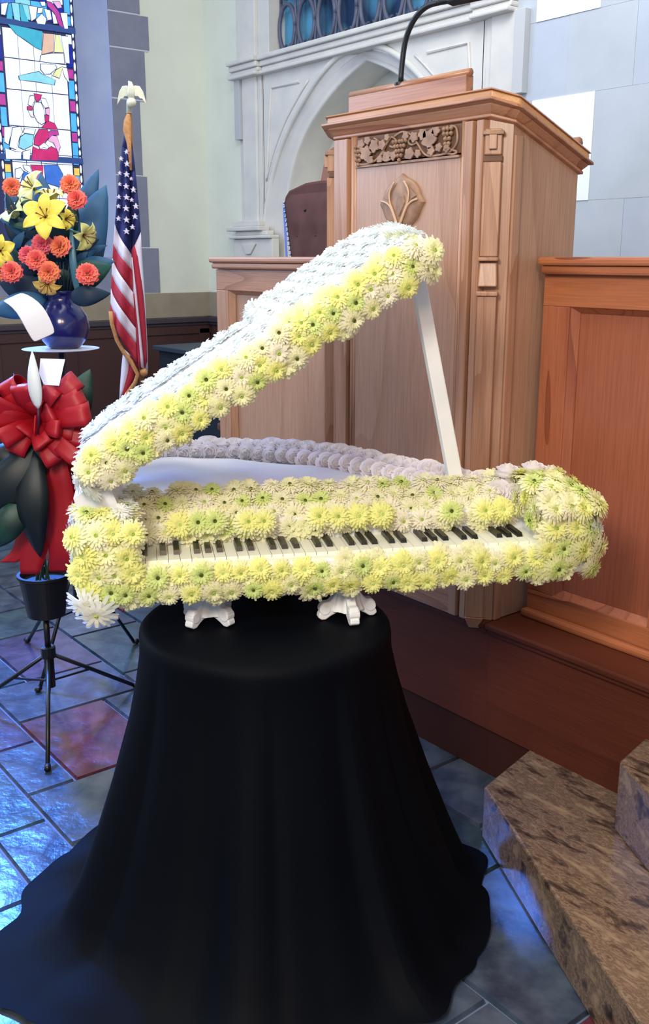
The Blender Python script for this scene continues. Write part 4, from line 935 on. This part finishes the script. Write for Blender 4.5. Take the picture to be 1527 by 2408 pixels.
MB().tube([at(x, y, fd-.02) for x, y in ((260, 732), (263, 760), (275, 800), (292, 830), (308, 850), (324, 880), (318, 900), (300, 925), (291, 946))], .012, 8).build('fringe', FGD, ban, smooth=True)
MB().box((-.001, 0, 0), (0, 0, 0))
kn = at(338, 876, fd-.01); MB().ball(kn, .024, 12).build('tassel', FGD, flag, smooth=True)
MB().tube([at(302, 268, fd), at(300, 285, fd), at(299, 305, fd), at(304, 340, fd-.02), at(308, 400, fd-.03)], [.008, .020, .022, .012, .006], 10).build('cord_wrap', FGD, flag, smooth=True)
top = at(304, 262, fd+.03)
MB().tube([Vector((top.x, top.y, .02)), top], .013, 12).build('staff', mat('staff_wood', (150, 104, 66), .4), flag, smooth=True)
MB().lathe((top.x, top.y, 0), [(.14, 0), (.14, .02), (.10, .05), (.03, .07)], 24).build('base', mat('brass', (150, 120, 60), .4, metal=.7), flag)
EG = mat('silver_gilt', (236, 236, 214), .35, rgb2=(206, 206, 180), scale=20)
e0 = at(309, 232, fd)
eg = MB().tube([top-UP*.01, top+UP*.05, e0-UP*.02], [.016, .013, .02], 10).build('eagle', EG, flag, smooth=True)
MB().ball(e0-UP*.018, .026, 12).build('orb', EG, eg, smooth=True)
MB().tube([e0, e0+UP*.03, e0+UP*.06, e0+UP*.078-CX*.003, e0+UP*.085-CX*.012], [.016, .022, .016, .011, .004], 10).build('eagle_body', EG, eg, smooth=True)
for s in (1, -1):
    W_ = [(0, .05), (.02, .065), (.045, .062), (.062, .035), (.072, -.005), (.076, -.03), (.066, -.015), (.055, .0), (.045, .0), (.035, .012), (.022, .012), (.01, .02)]
    MB().prism([e0+CX*x*s*1.02+UP*z-CY*.004+CY*x*.1 for x, z in W_], CY*.010).build('wing', EG, eg, bevel=.002)

# ============================================================ STANDS, VASE AND FLOWERS
def stand(name, ctr, feet, ztop, hub, label, zlo=.12):
    c = Vector((ctr.x, ctr.y, 0)); r = empty(name, c, label, 'stand', 'black tripod flower stands')
    MB().tube([c+UP*zlo, c+UP*(hub+.02)], .016, 12).build('lower_pole', BLACKM, r, smooth=True)
    MB().tube([c+UP*hub, c+UP*ztop], .010, 12).build('pole', BLACKM, r, smooth=True)
    MB().lathe(c+UP*(hub-.02), [(.018, 0), (.024, .004), (.024, .04), (.018, .044)], 14).build('hub', BLACKM, r)
    for f in feet:
        lg = MB().tube([c+UP*hub, f+UP*.012], .007, 8).build('leg', BLACKM, r, smooth=True)
        MB().tube([f+UP*.012, f+(f-c).normalized()*.02+UP*.008], .010, 8).build('rubber_foot', BLACKM, lg, smooth=True)
        m_ = c.lerp(f, .45)+UP*(hub*.55); MB().tube([c+UP*(zlo+.02), m_], .004, 6).build('brace', BLACKM, r)
    return r
nf = [atZ(113, 1808, 0), atZ(314, 1618, 0), atZ(-60, 1665, 0)]; nc = sum(nf, Vector())/3
stand('flower_stand', nc, nf, .372, .24, 'low black tripod stand carrying the dark pot with the red bow')
ff = [atZ(68, 1512, 0), atZ(315, 1515, 0), atZ(95, 1624, 0)]; fc = cw(-.985, 3.46, 0)
VX = at(143, 818, 3.46)
fc = Vector((VX.x, VX.y, 0)); ZP = VX.z
sg = stand('flower_stand', fc, ff, ZP-.004, .42, 'tall black tripod stand holding up the blue vase', .2)
MB().lathe(fc+UP*(ZP-.008), [(.01, 0), (.125, .003), (.133, .006), (.01, .008)], 40).build('plate', mat('white_plate', (226, 230, 246), .3), sg)
# blue vase
vz = tag(MB().lathe(fc+UP*ZP+CX*.014, [(.045, 0), (.055, .004), (.078, .03), (.090, .07), (.084, .11), (.062, .145), (.046, .165), (.050, .185), (.060, .195), (.054, .197), (.042, .18), (.040, .16), (.010, .15)], 40).build('vase', mat('cobalt_glaze', (24, 32, 110), .22, rgb2=(18, 24, 88), scale=4, coat=.5), org=fc+UP*ZP, smooth=True), 'round cobalt blue vase on the white plate of the tall stand', 'vase')
VC = at(150, 690, 3.46)
# broad leaves
LF = mat('dark_leaf', (24, 58, 84), .6, rgb2=(16, 44, 70), scale=8); LF2 = mat('blue_leaf', (52, 108, 150), .6, rgb2=(34, 82, 128), scale=5); LF3 = mat('green_leaf', (30, 92, 84), .55, rgb2=(18, 62, 64), scale=9)
def leaf_mb(base, tip, wid, bow=.03, nrm=None, n=12, fold=.25):
    base, tip = Vector(base), Vector(tip); ax = tip-base; L = ax.length; a = ax.normalized(); nr = (nrm or -CY); nr = (nr-a*nr.dot(a)).normalized(); sd = a.cross(nr)
    rows = []
    for i in range(n+1):
        t = i/n; w_ = wid*(math.sin(math.pi*min(1, t**.8))**.8)*(1-.15*t)+.0008; c = base+ax*t+nr*bow*math.sin(math.pi*t)
        rows.append([c+sd*w_*k+nr*(-fold*w_*abs(k)*1.0+fold*w_) for k in (-1, -.5, 0, .5, 1)])
    return MB().grid(rows)
def leaf(name, bpx, tpx, d, wpx, m, label, cat='leaf', group=None, bow=.03, db=0, parent=None, nrm=None):
    s = d/FPX
    b, t = at(*bpx, d+db), at(*tpx, d)
    o = leaf_mb(b, t, wpx*s/2*1.03, bow, nrm).build(name, m, parent, org=b, smooth=True, solid=.002)
    if label: tag(o, label, cat, group)
    return o
leaf('broad_leaf', (140, 720), (250, 435), 3.58, 118, LF2, 'largest broad blue-green leaf rising right behind the coral roses')
leaf('broad_leaf', (150, 640), (232, 398), 3.64, 70, LF2, 'blue-green leaf with the highest tip, left of the flag')
leaf('broad_leaf', (172, 660), (262, 625), 3.44, 66, LF3, 'green leaf right of the lowest coral rose')
leaf('broad_leaf', (165, 700), (260, 690), 3.40, 46, LF, 'dark oval leaf pointing right just above the vase')
leaf('broad_leaf', (150, 700), (228, 585), 3.52, 58, LF3, 'green leaf between the flag and the hanging yellow lily')
leaf('broad_leaf', (120, 700), (-10, 650), 3.50, 70, LF, 'dark leaf drooping left below the coral roses')
leaf('broad_leaf', (110, 705), (-20, 735), 3.45, 60, LF2, 'blue leaf pointing left behind the white ribbon card')
leaf('broad_leaf', (130, 640), (95, 405), 3.66, 84, LF2, 'blue leaf standing upright in front of the stained glass')
leaf('broad_leaf', (110, 640), (15, 440), 3.66, 80, LF2, 'blue leaf leaning left in front of the window border')
leaf('sword_leaf', (186, 705), (168, 520), 3.40, 16, mat('pale_blue_leaf', (70, 120, 142), .4), 'narrow pale blue-green blade right of the central roses')
fo = MB(); r4 = random.Random(4)
for i in range(120):
    a = r4.uniform(0, 6.28); e = r4.uniform(.1, 1.1); L = r4.uniform(.06, .13)
    c = at(r4.uniform(30, 190), r4.uniform(520, 700), 3.50+r4.uniform(-.02, .08))
    d = (CX*math.cos(a)+UP*abs(math.sin(a))*1.2-CY*r4.uniform(-.2, .5)).normalized()
    t = leaf_mb(c, c+d*L, r4.uniform(.012, .028), .01, n=5); fo.add(t.v, t.f, r4.choice([0, 0, 1, 2]))
for i in range(14):
    a = i*2*math.pi/14; c = VC-UP*.015; q = c+(CX*math.cos(a)+CY*math.sin(a))*.02
    fo.tube([q, q+UP*.12+(CX*math.cos(a)*.03)], .003, 5, m=0)
tag(fo.build('filler_foliage', [LF, LF2, LF3], org=VC, smooth=True, kind='stuff'), 'dense dark blue-green filler foliage massed above the vase', 'foliage')
# lilies
def lilym(name, mats, openness=1.0, size=.075):
    mb = MB()
    for k in range(6):
        a = k*math.pi/3+(.1 if k % 2 else 0); c, s = math.cos(a), math.sin(a); w0 = .026 if k % 2 else .019; rows = []
        for i in range(9):
            t = i/8; r = size*(t**1.0)*(.25+.75*openness); z = size*(.55*math.sin(t*2.1)*(1.2-openness*.5))-.018*(t**3)*openness
            w_ = size/.075*w0*math.sin(math.pi*min(1, .12+t*.88))**.7+.0006
            rows.append([Vector((c*r-s*w_*k2, s*r+c*w_*k2, z+abs(k2)*.004)) for k2 in (-1, -.5, 0, .5, 1)])
        mb.grid(rows, 0)
    for k in range(5):
        a = k*1.256; mb.tube([(0, 0, 0), (.012*math.cos(a), .012*math.sin(a), .03), (.02*math.cos(a), .02*math.sin(a), .045)], [.0012, .0012, .003], 5, m=1)
    mb.tube([(0, 0, .002), (0, 0, -.06)], [.006, .003], 6, m=2)
    return mb.mesh(name, mats, smooth=True)
YL = mat('lily_yellow', (244, 226, 92), .5); YP = mat('lily_pale', (220, 222, 140), .5); YG = mat('lily_greenish', (206, 220, 160), .5); ST = mat('stem_green', (60, 96, 70), .5); AN = mat('anther', (120, 84, 60), .6)
def lily(px, py, d, face, m, label, openness=1., size=.075, spin=0):
    o = bpy.data.objects.new('lily', lilym('lily', [m, AN, ST], openness, size)); C.objects.link(o); ORG[o] = at(px, py, d); o.location = at(px, py, d)
    f = Vector(face).normalized(); q = Vector((0, 0, 1)).rotation_difference(f).to_matrix() @ Matrix.Rotation(spin, 3, 'Z'); o.rotation_euler = q.to_euler()
    q = o.modifiers.new('s', 'SOLIDIFY'); q.thickness = .001
    tag(o, label, 'lily', 'yellow lilies in the blue vase')
lily(108, 512, 3.34, -CY+UP*.35, YL, 'brightest yellow lily, fully open in the middle of the vase arrangement', 1.0, .080, .35)
lily(82, 445, 3.42, -CY*.8-CX*.7+UP*.6, YP, 'pale yellow lily facing left above the brightest one', .85, .070, .2)
lily(118, 478, 3.42, UP*1.3-CY*.3+CX*.1, YP, 'pale lily opening upward directly behind the brightest yellow one', .55, .080, .5)
lily(42, 510, 3.46, -CY*.5-CX*.6+UP*.9, YG, 'whitish-green lily at the left in front of the window', .8, .078, .1)
lily(192, 552, 3.36, CX*.9-CY*.5-UP*.35, YP, 'yellow lily drooping to the right beside the big leaf', .8, .062, .9)
lily(152, 515, 3.38, CX*.8-UP*.1-CY*.6, YL, 'small yellow lily half hidden right of the brightest one', .7, .045, .3)
lily(2, 590, 3.40, -CY+CX*.1, YL, 'yellow lily cut by the left edge of the picture', .9, .060, .3)
lily(112, 664, 3.36, -CY-UP*.7, mat('lily_gold', (236, 196, 96), .5), 'golden lily hanging under the lowest central rose', .9, .052, .7)
# coral roses / carnations
def carn(seed, mats, R0=.034):
    r = random.Random(seed); mb = MB()
    for k in range(26):
        f = (k+1)/26; a0 = k*2.399; el = (1-f)*1.35; rows = []
        for i in range(4):
            t = i/3; row = []
            for j in range(6):
                g = a0+(j/5-.5)*(1.0+.2*f)
                rad = R0*(.25+.75*t)*math.cos(el)+.003*math.sin(j*3.1+k)*(t > .8)
                z = R0*(.2+.85*t)*math.sin(el)+.0025*math.cos(j*2.7+k)*(t > .8)-.006*(t > .9)
                row.append(Vector((rad*math.cos(g), rad*math.sin(g), z)))
            rows.append(row)
        mb.grid(rows, 0 if k % 3 else 1)
    mb.tube([(0, 0, 0), (0, 0, -.07)], [.010, .003], 6, m=2)
    return mb.mesh('rose', mats, smooth=True)
CR = mat('coral_petal', (246, 118, 104), .6); CR2 = mat('coral_deep', (232, 88, 92), .6); CO = mat('orange_petal', (244, 136, 92), .6); CP = mat('pink_coral', (228, 104, 132), .6)
CM = [carn(51, [CR, CR2, ST]), carn(52, [CO, CR, ST]), carn(53, [CP, CR2, ST])]
for px, py, d, m, s, lab in ((165, 434, 3.44, 1, 1.0, 'orange rose at the top of the vase arrangement'), (181, 470, 3.40, 0, 1.0, 'coral rose just below the topmost orange one'), (142, 580, 3.36, 1, 1.08, 'orange-coral rose right of centre under the brightest lily'),
    (100, 574, 3.38, 2, 1.05, 'pink-coral rose directly under the brightest lily'), (66, 600, 3.38, 2, .95, 'pink rose leftmost of the central cluster'), (86, 612, 3.34, 0, 1.05, 'coral rose lowest left of the central cluster'),
    (115, 640, 3.34, 1, 1.1, 'orange rose above the golden lily at the bottom of the arrangement'), (206, 645, 3.34, 0, 1.12, 'lone coral rose at the right against the green leaf'), (28, 640, 3.36, 0, 1.08, 'coral rose at lower left near the picture edge'),
    (2, 640, 3.42, 1, .95, 'orange rose cut by the left picture edge'), (28, 440, 3.52, 1, .95, 'faint peach rose before the window at upper left')):
    o = bpy.data.objects.new('rose', CM[m]); C.objects.link(o); o.location = at(px, py, d); ORG[o] = o.location.copy()
    f = -CY+Vector((R.uniform(-.3, .3), R.uniform(-.3, .3), R.uniform(0, .4))); o.rotation_euler = Vector((0, 0, 1)).rotation_difference(f.normalized()).to_euler(); o.scale = (s,)*3
    tag(o, lab, 'rose', 'coral roses in the blue vase')
# ribbon card on the vase
CARD = mat('white_card', (238, 238, 244), .6)
rows = []
for t, (xa, ya, xb, yb, dz) in enumerate(((4, 708, 48, 688, 0), (18, 714, 62, 690, -.02), (40, 735, 92, 708, -.05), (55, 765, 112, 735, -.06), (72, 795, 124, 762, -.06), (80, 806, 132, 784, -.06))):
    rows.append([at(xa+(xb-xa)*j/4, ya+(yb-ya)*j/4, 3.36+dz) for j in range(5)])
tag(MB().grid(rows).build('ribbon_card', CARD, org=rows[0][0], smooth=True, solid=.0012, sub=1), 'long white paper card curling over the side of the blue vase', 'card')
c4 = [at(95, 843, 2.86), at(153, 845, 2.86), at(139, 907, 2.84), at(103, 905, 2.84), at(92, 878, 2.85)]
cd = empty('gift_card', at(120, 905, 2.97), 'small white card standing in front of the red bow', 'card')
MB().prism(c4, CY*.0015).build('card', CARD, cd)
MB().tube([at(118, 900, 2.852), at(118, 940, 2.87), at(118, 985, 2.90)], .0025, 6).build('holder', BLACKM, cd)

# ---- lower pot with red bow
pc = Vector((nc.x, nc.y, 0)); PB = .372
pot = tag(MB().lathe(pc+UP*PB+CX*.004, [(.055, 0), (.060, .002), (.078, .13), (.084, .133), (.084, .142), (.074, .142), (.070, .12), (.01, .12)], 36).build('pot', BLACKP, org=pc+UP*PB, smooth=False), 'black pot under the red bow on the low stand', 'pot')
RED = mat('red_satin', (176, 16, 34), .5, rgb2=(150, 12, 28), scale=4)
bowr = empty('red_bow', at(95, 1000, 2.98), 'large many-looped red satin bow with tails wrapped round the dark plant', 'bow')
def ribbon(pts, wv, m=RED, name='loop'):
    P = dens([tuple(p)[:2] for p in pts], 1) and pts
    # catmull in 3D
    def cr(c, k=5):
        o = []
        for i in range(len(c)-1):
            p0, p1, p2, p3 = c[max(i-1, 0)], c[i], c[i+1], c[min(i+2, len(c)-1)]
            for j in range(k):
                t = j/k; o.append(.5*((2*p1)+(p2-p0)*t+(2*p0-5*p1+4*p2-p3)*t*t+(-p0+3*p1-3*p2+p3)*t**3))
        return o+[c[-1]]
    C3 = cr([Vector(p) for p in pts]); rows = []
    for i, p in enumerate(C3):
        k = .35+.65*math.sin(math.pi*min(1, .12+.76*i/(len(C3)-1)))
        rows.append([p-wv*k, p-wv*k*.4, p+wv*k*.4, p+wv*k])
    return MB().grid(rows).build(name, m, bowr, smooth=True, solid=.0015)
r5 = random.Random(9); BC = (92, 985)
loops = [(-60, -70, 52), (-95, -10, 50), (-38, -82, 42), (60, -75, 50), (105, -55, 40), (120, -15, 44), (95, 25, 38), (40, -20, 44), (-85, 45, 44), (-30, 30, 42), (70, 70, 40), (20, 60, 40), (115, 45, 36), (-5, -52, 42), (55, 20, 36), (-74, -92, 44), (40, -76, 38), (-110, -45, 46), (90, -95, 40), (0, 10, 40), (100, 90, 36), (-50, 80, 40), (50, 100, 44)]
for i, (dx, dy, wp) in enumerate(loops):
    c = BC; L = math.hypot(dx, dy); ux, uy = dx/L, dy/L; d = 2.94
    o1 = at(c[0], c[1], d); tip = at(c[0]+dx, c[1]+dy, d-.05-.02*(i % 3)); 
    dirp = (tip-o1); side = dirp.normalized().cross(CY).normalized()
    q = -CY*.05+side*.012
    pts = [o1, o1+dirp*.45-CY*.05-side*.0, o1+dirp*.9-CY*.045, tip+CY*.0, o1+dirp*.85+CY*.045, o1+dirp*.4+CY*.035, o1+CY*.01]
    ribbon(pts, side*wp*d/FPX*.58+CY*.006)
ribbon([at(92, 980, 2.92), at(110, 985, 2.90), at(125, 995, 2.94)], UP*.02, name='knot')
for pts, wp in (([(100, 1000, 2.95), (120, 1090, 2.90), (135, 1180, 2.90), (150, 1290, 2.90), (140, 1345, 2.93)], 66), ([(120, 1010, 2.98), (150, 1080, 2.96), (165, 1150, 2.95), (158, 1240, 2.95), (165, 1330, 2.96)], 64), ([(90, 1000, 2.96), (100, 1120, 2.93), (80, 1220, 2.93), (60, 1290, 2.92), (20, 1322, 2.92)], 56), ([(95, 1010, 2.97), (95, 1150, 2.92), (85, 1260, 2.90), (70, 1350, 2.90)], 60)):
    ribbon([at(*p) for p in pts], CX*wp*3/FPX*.62, name='tail')
LFK = mat('black_green_leaf', (14, 30, 34), .5, rgb2=(8, 22, 28), scale=8); LF3 = mat('variegated_leaf', (26, 78, 62), .5, rgb2=(10, 34, 36), scale=14)
leaf('plant_leaf', (110, 1050), (-45, 1225), 2.90, 110, LFK, 'very dark broad leaf left of the bow tails', bow=.05)
leaf('plant_leaf', (80, 1060), (95, 1310), 2.88, 78, LFK, 'dark leaf hanging straight down over the red tails', bow=.05)
leaf('plant_leaf', (60, 1180), (-20, 1290), 2.86, 76, LF3, 'green glossy leaf at the lower left of the bow', bow=.03)
leaf('plant_leaf', (40, 1040), (10, 1130), 2.92, 90, LFK, 'dark leaf at the left picture edge below the bow loops')
leaf('plant_leaf', (20, 1090), (110, 1200), 2.89, 120, LFK, 'wide dark leaf in the centre below the bow')
leaf('plant_leaf', (165, 1005), (212, 868), 3.08, 74, LF3, 'dark green textured leaf sticking up right of the bow')
leaf('plant_leaf', (92, 1010), (32, 878), 2.985, 26, LF3, 'small green leaf peeking above the bow at the left')
leaf('plant_leaf', (165, 1180), (172, 1206), 2.96, 24, LF3, 'tiny dark leaf beside the left cheek of the piano')
sm = MB()
for i in range(7):
    a = i*.9; sm.tube([pc+UP*(PB+.12)+CX*.02*math.cos(a)+CY*.02*math.sin(a), at(40+i*22, 1080-abs(i-3)*12, 3.0)], .004, 5)
tag(sm.build('plant_stems', ST, org=pc+UP*PB, kind='stuff'), 'green stems rising out of the black pot', 'stems')
sp_b, sp_t = at(90, 962, 2.79), at(76, 826, 2.79)
spa = empty('white_spathe', sp_b, 'slender white peace lily spathe standing before the bow', 'flower')
leaf_mb(sp_b, sp_t, 31*2.88/FPX/2, .012, fold=.5).build('spathe', mat('spathe_white', (224, 232, 232), .5), spa, smooth=True, solid=.002)
MB().tube([sp_b, at(91, 985, 2.79), at(90, 1020, 2.83)], .0035, 6).build('stem', mat('dark_stem', (60, 30, 60), .5), spa, smooth=True)
